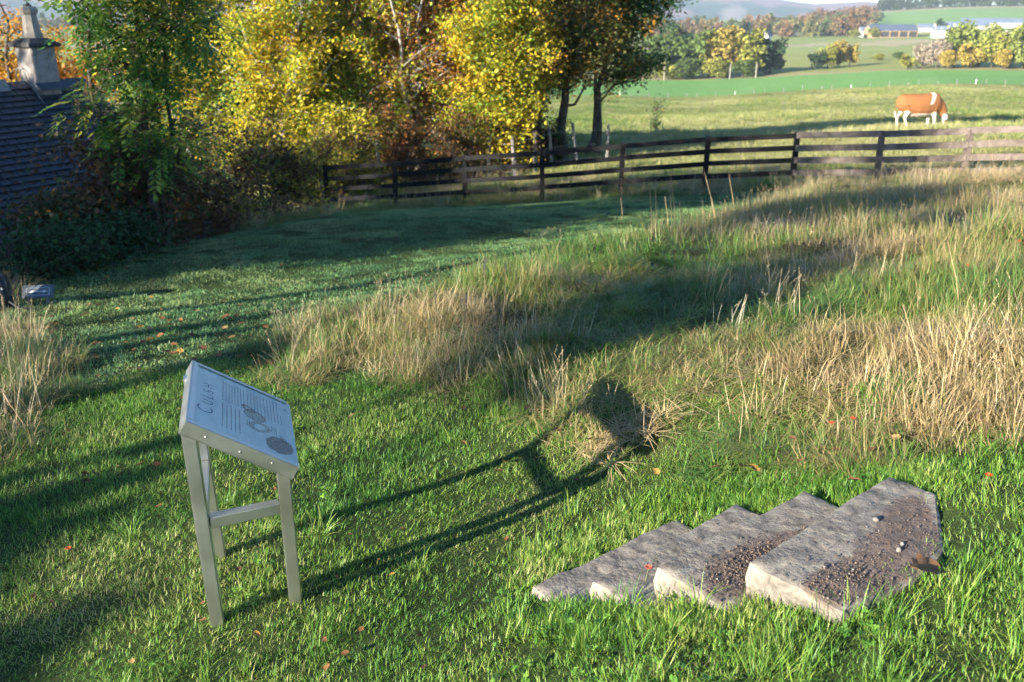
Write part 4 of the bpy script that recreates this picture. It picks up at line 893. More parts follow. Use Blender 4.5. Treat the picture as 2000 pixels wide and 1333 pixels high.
def ash_tree(name, label, base, height, lobes, nl, nseed, seed, stems, limbs, lean=(0, 0)):
    rng = rngf(seed); root = make_tree(name, label, 'tree', base, height, lobes, .07, 10, .05, ASH, seed, 'bark', stems, lean, limbs, None, twigs=4)
    for c in list(root.children):
        if c.name.startswith('crown'): bpy.data.objects.remove(c)
    lobes = np.array(lobes, float); vol = lobes[:, 3]*lobes[:, 4]*lobes[:, 5]; li = rng.choice(len(lobes), nl, p=vol/vol.sum()); v = rng.normal(0, 1, (nl, 3)); v /= np.linalg.norm(v, axis=1, keepdims=True)
    cl = rng.integers(0, max(8, nl//9), nl); cen = rng.normal(0, 1, (max(8, nl//9), 3)); cen /= np.linalg.norm(cen, axis=1, keepdims=True); cen *= rng.random((len(cen), 1))**(1/2.5)
    pos = lobes[li, :3] + cen[cl]*lobes[li, 3:] + rng.normal(0, .10, (nl, 3)); dirs = rng.normal(0, 1, (nl, 3)); dirs[:, 2] = rng.normal(-.25, .35, nl); dirs += .8*(pos-lobes[li, :3])/np.linalg.norm(pos-lobes[li, :3], axis=1, keepdims=True)
    V, F = ash_leaves(rng, pos, dirs); ids = np.repeat(cl, 9)
    obj('crown', npmesh('crown', V, F, pal(rng, ASH, ids, len(cen), len(ids), .15, .15)), M['gloss_leaf'], root)
    for k in range(nseed):
        lb = lobes[rng.choice(len(lobes), p=vol/vol.sum())]; u = rng.normal(0, 1, 3); u /= np.linalg.norm(u); u[1] = -abs(u[1]); c = lb[:3]+u*lb[3:]*.8; Vs = []
        for j in range(34):
            b = c+rng.normal(0, 1, 3)*np.array([.05, .05, .075]); a = rng.random()*6.28; w = np.array([math.cos(a), math.sin(a), 0])*.006; l = rng.uniform(.035, .055)
            Vs += [b, b+w-[0, 0, l*.6], b-[0, 0, l], b-w-[0, 0, l*.6]]
        for j in range(4):
            b = c+np.array([0, 0, .16]); e = c+rng.normal(0, .035, 3); w = np.array([.002, 0, 0]); Vs += [b-w, b+w, e+w, e-w]
        obj('seed_cluster', npmesh('seed_cluster', np.array(Vs), np.arange(len(Vs)).reshape(-1, 4)), M['seed'], root)['kind'] = 'stuff'
    return root
_b = base_at(285, 13.2); _z = lambda py, d=13.2: zpx(285, py, d)-_b.z
ash_tree('ash_tree', 'green ash tree with brown hanging seed bunches in front of the slate roof', _b, 5.6,
         [(-.20, 0, _z(45), .60, .7, .60), (.30, 0, _z(110), .70, .8, .60), (-.30, -.1, _z(205), .55, .7, .45), (.30, -.2, _z(240), .70, .6, .42), (0, 0, _z(-60), 1.1, 1, .7), (.75, 0, _z(40), .55, .6, .6), (.1, -.1, _z(300), .7, .5, .28)], 1500, 18, 221, 4, 46)
_b = base_at(-130, 10.5)
ash_tree('ash_tree', 'ash branch reaching in at the picture edge beside the chimney pot', _b, 5.2, [(.45, 0, zpx(-40, 25, 10.5)-_b.z, .36, .5, .26), (.50, 0, zpx(-20, 122, 10.5)-_b.z, .32, .4, .10), (-.2, 0, 4.2, 1.1, 1.1, .9)], 300, 2, 222, 2, 22)

SHR = 'shrubs of the dark undergrowth between roof and fence'
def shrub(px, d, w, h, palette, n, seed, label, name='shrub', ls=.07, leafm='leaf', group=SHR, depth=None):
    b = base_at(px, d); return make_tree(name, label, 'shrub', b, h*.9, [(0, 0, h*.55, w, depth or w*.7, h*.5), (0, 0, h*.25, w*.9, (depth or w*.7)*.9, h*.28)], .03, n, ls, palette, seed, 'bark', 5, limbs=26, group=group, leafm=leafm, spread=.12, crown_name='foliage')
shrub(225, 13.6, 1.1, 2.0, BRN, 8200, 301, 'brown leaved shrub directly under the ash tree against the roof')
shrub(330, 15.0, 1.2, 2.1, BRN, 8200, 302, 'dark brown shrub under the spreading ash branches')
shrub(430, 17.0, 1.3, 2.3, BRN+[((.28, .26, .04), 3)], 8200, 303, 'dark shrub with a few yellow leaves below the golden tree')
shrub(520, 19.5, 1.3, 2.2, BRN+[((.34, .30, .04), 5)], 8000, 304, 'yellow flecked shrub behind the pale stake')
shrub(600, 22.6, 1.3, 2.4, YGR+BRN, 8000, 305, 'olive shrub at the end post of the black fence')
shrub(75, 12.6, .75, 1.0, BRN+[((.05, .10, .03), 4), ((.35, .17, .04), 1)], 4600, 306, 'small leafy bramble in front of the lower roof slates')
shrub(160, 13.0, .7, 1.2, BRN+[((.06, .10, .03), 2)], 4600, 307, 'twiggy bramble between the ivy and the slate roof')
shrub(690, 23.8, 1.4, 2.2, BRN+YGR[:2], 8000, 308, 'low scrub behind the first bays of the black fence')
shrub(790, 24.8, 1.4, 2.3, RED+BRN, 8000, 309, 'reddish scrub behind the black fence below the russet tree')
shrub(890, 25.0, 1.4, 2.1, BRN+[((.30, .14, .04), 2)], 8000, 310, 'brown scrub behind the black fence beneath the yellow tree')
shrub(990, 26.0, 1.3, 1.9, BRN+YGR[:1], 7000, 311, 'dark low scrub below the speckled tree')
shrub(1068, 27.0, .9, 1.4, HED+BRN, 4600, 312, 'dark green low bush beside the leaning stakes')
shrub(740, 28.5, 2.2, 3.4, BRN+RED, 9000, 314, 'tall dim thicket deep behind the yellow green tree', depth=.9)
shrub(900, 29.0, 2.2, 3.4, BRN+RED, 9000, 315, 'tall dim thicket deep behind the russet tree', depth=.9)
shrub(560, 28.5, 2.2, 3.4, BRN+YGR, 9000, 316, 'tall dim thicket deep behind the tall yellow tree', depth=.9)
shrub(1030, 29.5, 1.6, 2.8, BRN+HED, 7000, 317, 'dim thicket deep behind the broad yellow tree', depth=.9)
shrub(1278, 44.0, .3, 1.5, DGR, 500, 313, 'thin green sapling standing alone in the pasture', 'sapling', .09, 'leaf', None)
for k, (px, d, w, h, lab) in enumerate([(60, 11.3, .75, .50, 'dark glossy ivy mound nearest the black bag'), (140, 11.9, .75, .55, 'dark glossy ivy mound in the middle of the low hedge'), (210, 12.3, .6, .50, 'dark glossy ivy mound at the end of the low hedge')]):
    shrub(px, d, w, h, HED, 4200, 330+k, lab, 'ivy_mound', .055, 'gloss_leaf', 'ivy mounds along the lawn edge')

# the wire fence on grey stakes below the trees
def wire_fence():
    PX = [(500, 302, 19.8, .03), (620, 285, 22.6, .02), (735, 272, 24.4, .02), (955, 268, 25.2, -.01), (1000, 268, 25.0, .03), (1045, 255, 25.6, .0), (1072, 248, 26.3, .04), (1118, 240, 26.6, .06), (1188, 243, 27.2, .0)]
    root = empty('wire_fence', tuple(base_at(500, 19.8))); tag(root, 'old wire fence on leaning grey stakes below the autumn trees', 'fence'); o0 = root.location; prev = None; rng = random.Random(8)
    for px, py, d, ln in PX:
        t = Vector(at_r(px, py, d)); g = ztf(t.x, t.y); b = Vector((t.x+ln*3, t.y, g-.2)); MB().tube([b-o0, (b+t)/2-o0, t-o0], [.055, .05, .045], 7).build('stake', M['grey_wood'], root)
        if prev is not None:
            for hh in (.25, .55, .85): MB().tube([prev[0].lerp(prev[1], hh)-o0, b.lerp(t, hh)-o0], .005, 4).build('wire', M['wire'], root)
        prev = (b, t)
wire_fence()

# ---------------------------------------------------------------- the slate roofed cottage
def build_house():
    rd = Vector((.5, .866, 0)); out = Vector((.866, -.5, 0))      # along the ridge; down the visible slope
    C = Vector(at_r(80, 163, 17.5)); pitch = math.radians(41); sl = 4.3; bk, fw = 7.5, .75      # ridge point under the chimney
    zr = C.z; root = empty('cottage', (C.x, C.y, zr-5.2)); tag(root, 'low stone cottage with a dark slate roof and granite chimney beside the lawn', 'cottage'); o0 = root.location
    dn = out*math.cos(pitch) - Vector((0, 0, math.sin(pitch))); dn2 = -out*math.cos(pitch) - Vector((0, 0, math.sin(pitch))); nrm = out*math.sin(pitch) + Vector((0, 0, math.cos(pitch)))
    R = Vector((C.x, C.y, zr))
    a, b = R-rd*bk, R+rd*fw; half = sl*math.cos(pitch)-.35; ez = zr-(sl-.45)*math.sin(pitch)-.06
    mb = MB(); gz = zr-5.4
    for sgn in (1, -1):
        p, q = a+out*half*sgn, b+out*half*sgn; p.z = q.z = 0; i_, j_ = p-out*.35*sgn, q-out*.35*sgn
        mb.add([Vector((v.x, v.y, z))-o0 for z in (gz, ez) for v in (p, q, j_, i_)], [(0,3,2,1),(4,5,6,7),(0,1,5,4),(1,2,6,5),(2,3,7,6),(3,0,4,7)])
    for e in (a, b):
        k = rd*(.15 if e is a else -.15); pts = [e+out*half, e-out*half]; v = [Vector((pts[0].x, pts[0].y, gz)), Vector((pts[1].x, pts[1].y, gz)), Vector((pts[1].x, pts[1].y, ez)), Vector((e.x, e.y, zr-.12)), Vector((pts[0].x, pts[0].y, ez))]
        vv = [x-o0 for x in v]+[x+k*2-o0 for x in v]; mb.add(vv, [(0,1,2,3,4),(9,8,7,6,5)]+[(i, (i+1) % 5, 5+(i+1) % 5, 5+i) for i in range(5)])
    mb.build('wall', M['chimney_stone'], root)
    rm = MB()
    for d_, nn in ((dn, nrm), (dn2, Vector((-nrm.x, -nrm.y, nrm.z)))):
        p = [a-rd*.1, b+rd*.1, b+rd*.1+d_*sl, a-rd*.1+d_*sl]; rm.add([x-nn*.03-o0 for x in p]+[x-nn*.09-o0 for x in p], [(0,1,2,3),(7,6,5,4),(0,4,5,1),(1,5,6,2),(2,6,7,3),(3,7,4,0)])
    roof = rm.build('roof', M['slate'], root)
    # slates of the visible slope: those in view singly, the rest joined
    rng = random.Random(12); sw, ex, th = .19, .125, .009; rows = int(sl/ex); cols = int((bk+fw)/sw); cand = []
    for r in range(rows):
        for c in range(cols+1):
            u = -bk + (c+(.5 if r % 2 else 0))*sw; ctr = R+rd*(u+sw/2)+dn*(r*ex+.15)
            px, py = to_px(np.array(ctr.x), np.array(ctr.y), np.array(ctr.z)); cand.append(((0 <= px < 210) and (100 < py < 470), abs(px-70)+abs(py-300)*.5, r, u))
    cand.sort(key=lambda t: (not t[0], t[1]))
    def slate_geo(mb, jr=None):
        w, l = sw-.006, ex*1.75; mb.add([(-w/2, 0, th+.004), (w/2, 0, th+.004), (w/2, -l, .003), (-w/2, -l, .003), (-w/2, 0, .004+th*2), (w/2, 0, .004+th*2), (w/2, -l, th), (-w/2, -l, th)], [(0,3,2,1),(4,5,6,7),(0,1,5,4),(1,2,6,5),(2,3,7,6),(3,0,4,7)])
    base_m = []
    for k in range(5):
        mb = MB(); rr = random.Random(k); w, l = (sw-.005)*rr.uniform(.9, 1), ex*1.7; t0, t1 = .004, .004+th*rr.uniform(.8, 1.3)
        j = lambda: rr.uniform(-.006, .006)
        mb.add([(-w/2, 0, t0+.020), (w/2, 0, t0+.020), (w/2, l+j(), t0-.03), (-w/2, l+j(), t0-.03), (-w/2+j(), j(), t1+.020), (w/2+j(), j(), t1+.020), (w/2, l, t1-.03), (-w/2, l, t1-.03)], [(0,3,2,1),(4,5,6,7),(0,1,5,4),(1,2,6,5),(2,3,7,6),(3,0,4,7)])
        m = mb.mesh('slate'); m.materials.append(M['slate']); base_m.append(m)
    fr = Matrix(((rd.x, -dn.x, nrm.x), (rd.y, -dn.y, nrm.y), (rd.z, -dn.z, nrm.z))).to_4x4()
    rest = MB()
    for k, (vis, _, r, u) in enumerate(cand):
        pos = R+rd*(u+sw/2)+dn*((r+1)*ex)-o0; mt = Matrix.Translation(pos) @ fr @ Matrix.Rotation(rng.uniform(-.012, .012), 4, 'Z') @ Matrix.Rotation(rng.uniform(-.01, .012), 4, 'X'); m = base_m[rng.randrange(5)]
        if k < 300:
            o = bpy.data.objects.new('slate', m); COL.objects.link(o); o.parent = roof; o.matrix_local = mt
        else: rest.add([mt @ v.co for v in m.vertices], [tuple(p.vertices) for p in m.polygons])
    o = rest.build('slate_courses', M['slate'], roof); o['kind'] = 'stuff'
    # ridge stones
    L = bk+fw; n = 12
    for k in range(n):
        p, q = a+rd*(L*k/n+.004), a+rd*(L*(k+1)/n-.004)
        if abs((p-R).dot(rd)+L/n/2) < .5: continue
        MB().add([x-o0+y for x in (p, q) for y in (dn*.16+nrm*.035, nrm*.06+Vector((0, 0, .055)), dn2*.16+Vector((-nrm.x, -nrm.y, nrm.z))*.035, Vector((0, 0, -.03)))], [(0,1,2,3),(7,6,5,4),(0,4,5,1),(1,5,6,2),(2,6,7,3),(3,7,4,0)]).build('ridge_stone', M['lead'], roof)
    # chimney
    hw = .215; ct = zpx(75, 92, 17.5)
    fr2 = Matrix(((rd.x, out.x, 0), (rd.y, out.y, 0), (0, 0, 1))).to_4x4()
    def cm(mb, name, mat, par, bev=0.0, smooth=False): o = mb.build(name, mat, par, bev, smooth); o.matrix_local = Matrix.Translation(Vector((C.x, C.y, 0))-o0) @ fr2; return o
    ch = cm(MB().box((-hw, -hw, zr-.75), (hw, hw, ct)), 'chimney', M['chimney_stone'], root, .012)
    def sub(mb, name, mat, bev=0.0, smooth=False): o = mb.build(name, mat, ch, bev, smooth); return o
    mb = MB(); q = hw+.07; mb.add([(-q,-q,ct+.002),(q,-q,ct+.002),(q,q,ct+.002),(-q,q,ct+.002),(-q,-q,ct+.06),(q,-q,ct+.06),(q,q,ct+.06),(-q,q,ct+.06),(-.16,-.16,ct+.14),(.16,-.16,ct+.14),(.16,.16,ct+.14),(-.16,.16,ct+.14)], [(0,3,2,1),(0,1,5,4),(1,2,6,5),(2,3,7,6),(3,0,4,7),(4,5,9,8),(5,6,10,9),(6,7,11,10),(7,4,8,11),(8,9,10,11)]); sub(mb, 'cope', M['dark_stone'], .006)
    sub(MB().lathe([(.165, ct+.13), (.16, ct+.21), (.14, ct+.22), (.115, ct+.46), (.11, ct+.50), (.135, ct+.53), (.145, ct+.57), (.13, ct+.61), (.115, ct+.63), (.08, ct+.63), (.08, ct+.56)], 8), 'chimney_pot', M['pot'])
    sub(MB().tube([(0, 0, ct+.57), (0, 0, ct+.64), (.02, 0, ct+.68)], [.075, .065, .02], 8), 'pot_cowl', M['dark_stone'])
    sub(MB().tube([(0, 0, ct+.64), (-.03, .02, ct+.74), (-.07, .03, ct+.80)], .008, 5), 'aerial_wire', M['dark_stone'])
    pts = [(-hw-.05, -.10+.13*math.cos(t), zr+.10+.16*math.sin(t)) for t in np.linspace(math.pi, 0, 9)]; pts = [(-hw-.05, -.23, zr-.12)]+pts+[(-hw-.03, .20, zr-.12), (-hw-.02, .42, zr-.36)]
    sub(MB().tube(pts, .011, 7, True), 'bent_pipe', M['lead'], smooth=True)
    # lead flashing at the foot of the stack
    o = MB().bar(R+out*(hw+.02)+dn*.0-rd*(hw+.08)-o0+dn*.10+nrm*.05, R+out*(hw+.02)+rd*(hw+.08)-o0+dn*.10+nrm*.05, .16, .010, dn).build('flashing', M['slate'], roof)
build_house()

# ---------------------------------------------------------------- the grazing cow
def build_cow():
    p = G(1790, 249); d = math.hypot(p.x, p.y); root = empty('cow', p, math.atan2(-p.x, p.y)*1.0 + .42); tag(root, 'brown cow with white legs, pale head and shoulder blaze grazing behind the brown fence', 'cow')
    import bmesh
    S = 1.0
    # body axis runs along +x (head end); sections: x, z centre, half width, half height
    body = [(-1.02, 1.12, .12, .18), (-.96, 1.12, .22, .31), (-.80, 1.10, .30, .40), (-.50, 1.04, .36, .46), (-.10, .98, .41, .52), (.25, 1.00, .40, .53), (.55, 1.04, .34, .52), (.78, 1.05, .27, .46), (.92, .98, .20, .36)]
    parts = MB()
    def loft(mb, secs, n=14):
        base = len(mb.v)
        for c, ax, a, b, (ra, rb) in secs:
            for k in range(n): t = 2*math.pi*k/n; mb.v.append(tuple(Vector(c)+Vector(a)*ra*math.cos(t)+Vector(b)*rb*math.sin(t)))
        for i in range(len(secs)-1):
            for k in range(n): a0 = base+i*n+k; a1 = base+i*n+(k+1) % n; mb.f.append((a0, a1, a1+n, a0+n))
        mb.f.append(tuple(base+k for k in reversed(range(n)))); mb.f.append(tuple(base+(len(secs)-1)*n+k for k in range(n)))
    loft(parts, [((x, 0, z), None, (0, 1, 0), (0, 0, 1), (w, h)) for x, z, w, h in body])
    def limb(pts, rad, asp=.85): 
        loft(parts, [(pt, None, (0, 1, 0), (1, 0, 0) if i < 99 else None, (r*asp, r)) for i, (pt, r) in enumerate(zip(pts, rad))], 10)
    # hind legs: knee forward against the belly, hock back
    limb([(-.78, .17, 1.05), (-.70, .18, .82), (-.74, .17, .66), (-.90, .16, .50), (-.90, .16, .40), (-.86, .16, .14), (-.85, .16, .08), (-.82, .16, 0)], [.24, .17, .125, .085, .065, .055, .06, .075])
    limb([(-.74, -.17, 1.05), (-.58, -.18, .82), (-.56, -.17, .66), (-.66, -.16, .50), (-.66, -.16, .40), (-.56, -.16, .14), (-.54, -.16, .08), (-.50, -.16, 0)], [.24, .17, .125, .085, .065, .055, .06, .075])
    # fore legs
    limb([(.56, .17, 1.0), (.55, .17, .72), (.54, .16, .44), (.55, .16, .38), (.55, .16, .14), (.56, .16, .08), (.58, .16, 0)], [.19, .13, .085, .085, .06, .06, .075])
    limb([(.62, -.17, 1.0), (.64, -.17, .72), (.68, -.16, .44), (.70, -.16, .38), (.72, -.16, .14), (.73, -.16, .08), (.76, -.16, 0)], [.19, .13, .085, .085, .06, .06, .075])
    # neck down to the grass, then head
    nk = [((.70, 0, 1.06), .20, .36), ((.92, 0, .92), .16, .30), ((1.10, 0, .74), .13, .23), ((1.20, 0, .58), .115, .17)]
    ax = Vector((.65, 0, .75)).normalized()
    loft(parts, [(c, None, (0, 1, 0), tuple(ax), (w, h)) for c, w, h in nk], 12)
    hd = [((1.14, 0, .62), .10, .12), ((1.22, 0, .52), .125, .15), ((1.26, 0, .38), .11, .135), ((1.25, 0, .22), .085, .10), ((1.24, 0, .10), .085, .09), ((1.24, 0, .03), .06, .06)]
    ah = Vector((.97, 0, .15)).normalized(); loft(parts, [(c, None, (0, 1, 0), tuple(ah), (w, h)) for c, w, h in hd], 12)
    for sg in (1, -1): limb([(1.17, .09*sg, .60), (1.16, .16*sg, .61), (1.13, .25*sg, .585), (1.12, .29*sg, .56)], [.04, .05, .05, .015], .35)      # ears
    loft(parts, [((-.30, 0, .62), None, (0, 1, 0), (1, 0, 0), (.16, .20)), ((-.32, 0, .52), None, (0, 1, 0), (1, 0, 0), (.12, .15)), ((-.32, 0, .47), None, (0, 1, 0), (1, 0, 0), (.05, .06))], 10)   # udder
    limb([(-1.0, 0, 1.32), (-1.07, 0, 1.20), (-1.09, 0, .85), (-1.08, 0, .60), (-1.07, 0, .42)], [.05, .04, .03, .045, .02], .9)    # tail
    m = parts.mesh('body'); tmp = bpy.data.objects.new('tmp', m); COL.objects.link(tmp)
    md = tmp.modifiers.new('r', 'REMESH'); md.mode = 'VOXEL'; md.voxel_size = .028; sm = tmp.modifiers.new('s', 'SMOOTH'); sm.iterations = 3; sm.factor = .5
    dg = bpy.context.evaluated_depsgraph_get(); me = bpy.data.meshes.new_from_object(tmp.evaluated_get(dg)); bpy.data.objects.remove(tmp)
    me.polygons.foreach_set('use_smooth', np.ones(len(me.polygons), bool))
    n = len(me.vertices); co = np.empty(n*3, np.float32); me.vertices.foreach_get('co', co); co = co.reshape(-1, 3); x, y, z = co.T
    br = np.array([.24, .10, .036]); wh = np.array([.58, .51, .43]); c = np.tile(br, (n, 1)); jx = (vnoise(x*5, z*5+y*3, 7)-.5)*.12
    c[(z+jx < .64) & (x < .85)] = wh; c[(z+jx < .72) & (x < -.45)] = wh; c[(x > 1.10) & (z < .66+jx)] = wh; c[(x > 1.19) & (z < .36) & (z > .12) & (np.abs(y) > .05)] = br*.9
    blaze = (np.abs((x+jx)-.40-(z-1.2)*.45) < .055+.04*(z-1.1)) & (z > 1.08+jx); c[blaze] = wh*1.05; c[(x < -.93) & (z < .62)] = wh
    c[(z < .62) & (z > .42) & (np.abs(x+.32) < .2)] = (.62, .42, .36); c[(x > .60) & (x < .85) & (y < 0) & (z < .5)] = wh*.8
    c = c*(1+.22*(fbm(x*2.2+y, z*2.2, 19)-.5))[:, None]; ne = len(me.edges); ev = np.empty(ne*2, np.int32); me.edges.foreach_get('vertices', ev); ev = ev.reshape(-1, 2)
    for _ in range(2):
        acc = c.copy(); cnt = np.ones(n); np.add.at(acc, ev[:, 0], c[ev[:, 1]]); np.add.at(acc, ev[:, 1], c[ev[:, 0]]); np.add.at(cnt, ev[:, 0], 1); np.add.at(cnt, ev[:, 1], 1); c = acc/cnt[:, None]
    a = me.color_attributes.new('Col', 'FLOAT_COLOR', 'POINT'); cc = np.ones((n, 4), np.float32); cc[:, :3] = c; a.data.foreach_set('color', cc.ravel())
    o = obj('body', me, leaf_mat('cow_coat', 0.0, .75, .2), root)
    hm = noise_mat('hoof', [(.3, (.03, .025, .02)), (.7, (.08, .06, .05))], 20, .6, 0)
    for hx, hy in ((-.81, .16), (-.49, -.16), (.585, .16), (.765, -.16)): MB().lathe([(.078, -.012), (.072, .03), (.060, .06)], 10, (hx, hy, 0)).build('hoof', hm, root)
    for sg in (1, -1): MB().lathe([(.001, -.014), (.014, 0), (.001, .014)], 8, (1.285, .098*sg, .42)).build('eye', hm, root)
    root.scale = (.80, .80, .80); return root
COW = build_cow()

# ---------------------------------------------------------------- far field fence, poles, trees, farm, woods and hills
def far_fence():
    root = empty('field_fence', (60, 150, -10)); tag(root, 'white topped post and wire fence between the pasture and the green crop field', 'fence'); o0 = root.location; prev = None
    for k, px in enumerate([q+((q*13) % 17-8) for q in range(1170, 2080, 33)]):
        r = 171+1.5*math.sin(k*1.7); p = at_r(px, 180, r); b = Vector((p[0], p[1], ztf(p[0], p[1]))); h = .55+.25*((k*7) % 5)/4
        MB().tube([b-o0+Vector((0, 0, -.3)), b-o0+Vector((0, 0, h))], [.055, .05], 7).build('post', M['white' if k % 7 == 1 else 'grey_wood'], root)
        if prev is not None:
            for hh in (.4, .9): MB().tube([prev+Vector((0, 0, hh))-o0, b+Vector((0, 0, hh))-o0], .004, 4).build('wire', M['wire'], root)
        prev = b
far_fence()
for px, py, d, lab in [(1297, 150, 256, 'pale wooden pole nearest the dark oak, before the tree clump'), (1425, 153, 256, 'pale wooden pole in the middle of the tree clump edge'), (1476, 151, 257, 'pale wooden pole at the shaded end of the tree clump')]:
    p = at_r(px, py, d); b = Vector((p[0], p[1], ztf(p[0], p[1]))); root = empty('wooden_pole', b); tag(root, lab, 'pole', 'poles along the field edge')
    MB().tube([(0, 0, -.5), (0, 0, 2.0), (0, 0, 3.8)], [.15, .14, .12], 8).build('shaft', M['pot'], root); MB().lathe([(.13, 0), (.12, .05), (.02, .09)], 8, (0, 0, 3.8)).build('cap', M['grey_wood'], root)

def far_tree_mesh(seed, conifer=False, n=2600):
    """unit tree: crown of leaf clumps 1 m high, trunk with limbs"""
    rng = rngf(seed); k = 26; c = rng.normal(0, 1, (k, 3)); c /= np.linalg.norm(c, axis=1, keepdims=True); c *= rng.random((k, 1))**(1/3)
    cen = c*np.array([.33, .33, .40])+np.array([0, 0, .50]); rad = rng.uniform(.09, .17, k)
    if conifer: zz = rng.random(k); a = rng.random(k)*6.28; cen = np.stack([.20*(1-zz)*np.cos(a), .20*(1-zz)*np.sin(a), .15+zz*.82], -1); rad = .05+.09*(1-zz)
    ci = rng.integers(0, k, n); v = rng.normal(0, 1, (n, 3)); v /= np.linalg.norm(v, axis=1, keepdims=True); pos = cen[ci]+v*rad[ci][:, None]*rng.uniform(.6, 1.05, (n, 1))
    V, F = leaf_quads(rng, pos, .055, .85, .2)
    sh = np.repeat(rng.uniform(.6, 1.3, (k, 1))[ci]*rng.uniform(.75, 1.25, (n, 1)), 4, 0)*np.ones(3)
    m = npmesh('crown', V, F, sh)
    segs = [(np.array([0, 0, -.05]), np.array([0, 0, .35]), .022, .016), (np.array([0, 0, .35]), np.array([.01, 0, .8]), .016, .004)]+[(np.array([0, 0, .22+.02*i]), cen[i], .009, .003) for i in range(9)]
    V, F = seg_tubes(segs); return m, npmesh('trunk', V, F)
FT = [far_tree_mesh(400+k) for k in range(5)] + [far_tree_mesh(450+k, True) for k in range(2)]
def far_leaf(name, c):
    m, nt, b, out = nodes_of(name); a = nd(nt, 'ShaderNodeAttribute', attribute_name='Col'); mx = nd(nt, 'ShaderNodeMix', data_type='RGBA', blend_type='MULTIPLY'); mx.inputs['Factor'].default_value = 1; mx.inputs['B'].default_value = (*c, 1)
    nt.links.new(a.outputs['Color'], mx.inputs['A']); nt.links.new(mx.outputs['Result'], b.inputs['Base Color']); b.inputs['Roughness'].default_value = .9; b.inputs['Specular IOR Level'].default_value = .1; return m
FL = {'green': far_leaf('far_green', (.09, .13, .035)), 'dark': far_leaf('far_dark_green', (.035, .065, .03)), 'gold': far_leaf('far_gold', (.28, .21, .05)), 'olive': far_leaf('far_olive', (.24, .24, .05)), 'rust': far_leaf('far_rust', (.30, .15, .06)), 'yellow': far_leaf('far_yellow', (.36, .27, .06)), 'grey': far_leaf('far_bare_twigs', (.28, .23, .17)), 'lime': far_leaf('far_lime', (.20, .23, .06))}
_ft = [0]
def far_tree(px, py, d, hpx, wf, tint, label, group, kind=None):
    """a field tree whose foot shows at pixel (px, py) at distance d and which stands hpx pixels tall"""
    p = at_r(px, py, d); b = (p[0], p[1], ztf(p[0], p[1])); h = hpx*d/FPX*1.05; k = _ft[0]; _ft[0] += 1; cm_, tm = FT[(k*3) % 5 if kind is None else kind]
    root = empty('field_tree' if kind is None else 'conifer_tree', b, k*1.3); root.scale = (h*wf, h*wf, h); tag(root, label, 'tree', group)
    for m, nm, mat in ((cm_, 'crown', FL[tint]), (tm, 'trunk', M['bark'])):
        o = bpy.data.objects.new(nm, m); COL.objects.link(o); o.parent = root
        if not m.materials: m.materials.append(mat)
        o.material_slots[0].link = 'OBJECT'; o.material_slots[0].material = mat
    return root
CL = 'tree clump beyond the green crop field'
for px, py, d, h, w, t, lab in [(1283, 152, 268, 88, 1.0, 'green', 'grey green tree of the clump nearest the dark oak'), (1322, 152, 275, 96, .9, 'dark', 'tall dark tree second in the field clump'), (1352, 152, 268, 92, .9, 'green', 'green tree third along the field clump'),
        (1385, 152, 270, 86, 1.0, 'olive', 'golden topped broad tree in the middle of the clump'), (1420, 152, 266, 88, 1.0, 'gold', 'amber tree behind the middle pole of the clump'), (1452, 151, 268, 84, .95, 'olive', 'olive tree behind the shaded pole of the clump'),
        (1480, 150, 272, 78, .9, 'dark', 'shaded dark tree second from the clump end'), (1504, 149, 275, 66, .9, 'dark', 'smallest darkest tree closing the end of the clump'), (1400, 153, 262, 40, 1.3, 'olive', 'low yellow green bush at the foot of the clump'), (1340, 153, 262, 38, 1.4, 'green', 'low green bush under the clump edge'), (1450, 152, 262, 34, 1.4, 'green', 'low dark bush between the two clump poles'), (1305, 153, 262, 34, 1.4, 'olive', 'low bush beside the pale pole nearest the oak')]: far_tree(px, py, d, h, w*1.25, t, lab, CL)
C2 = 'small copse in the far pasture'
for px, py, d, h, w, t, lab in [(1592, 140, 285, 34, 1.3, 'dark', 'dark low bush at the shaded end of the small copse'), (1615, 139, 288, 44, 1.1, 'olive', 'tawny rounded bush in the small copse'), (1637, 136, 292, 46, 1.0, 'gold', 'golden bush in the middle of the small copse'), (1658, 132, 296, 40, 1.0, 'yellow', 'bright yellow bush at the sunlit end of the copse')]: far_tree(px, py, d, h, w, t, lab, C2)
C3 = 'trees along the far field edge'
for px, py, d, h, w, t, lab in [(1772, 138, 266, 26, 1.5, 'olive', 'low olive bush starting the field edge row'), (1800, 138, 272, 48, 1.2, 'grey', 'bare grey twiggy tree at the start of the field edge row'), (1828, 138, 270, 50, 1.1, 'grey', 'second bare pale tree of the field edge row'), (1848, 137, 266, 30, 1.3, 'yellow', 'low golden bush in front of the bare trees'),
        (1862, 137, 275, 76, 1.1, 'lime', 'tall yellow green tree rising beside the bare ones'), (1890, 137, 268, 42, 1.3, 'yellow', 'bright yellow bush below the tall lime tree'), (1908, 136, 276, 74, 1.1, 'lime', 'second tall lime green tree of the field edge row'), (1935, 136, 272, 60, 1.1, 'olive', 'olive tree between lime tree and grey tree'),
        (1957, 135, 268, 30, 1.4, 'yellow', 'small vivid yellow bush under the grey tree'), (1972, 135, 276, 66, 1.0, 'grey', 'grey half bare tree near the picture edge'), (1996, 135, 272, 72, 1.1, 'lime', 'yellow green tree cut by the picture edge'), (2030, 135, 272, 70, 1.1, 'olive', 'olive tree just past the picture edge'),
        (1715, 118, 330, 13, 2.2, 'olive', 'low hedge bush in the far pasture nearer the copse'), (1755, 117, 330, 14, 2.2, 'green', 'low hedge bush in the far pasture nearer the grey trees')]: far_tree(px, py, d, h, w, t, lab, C3)
FB = 'trees around the farm'
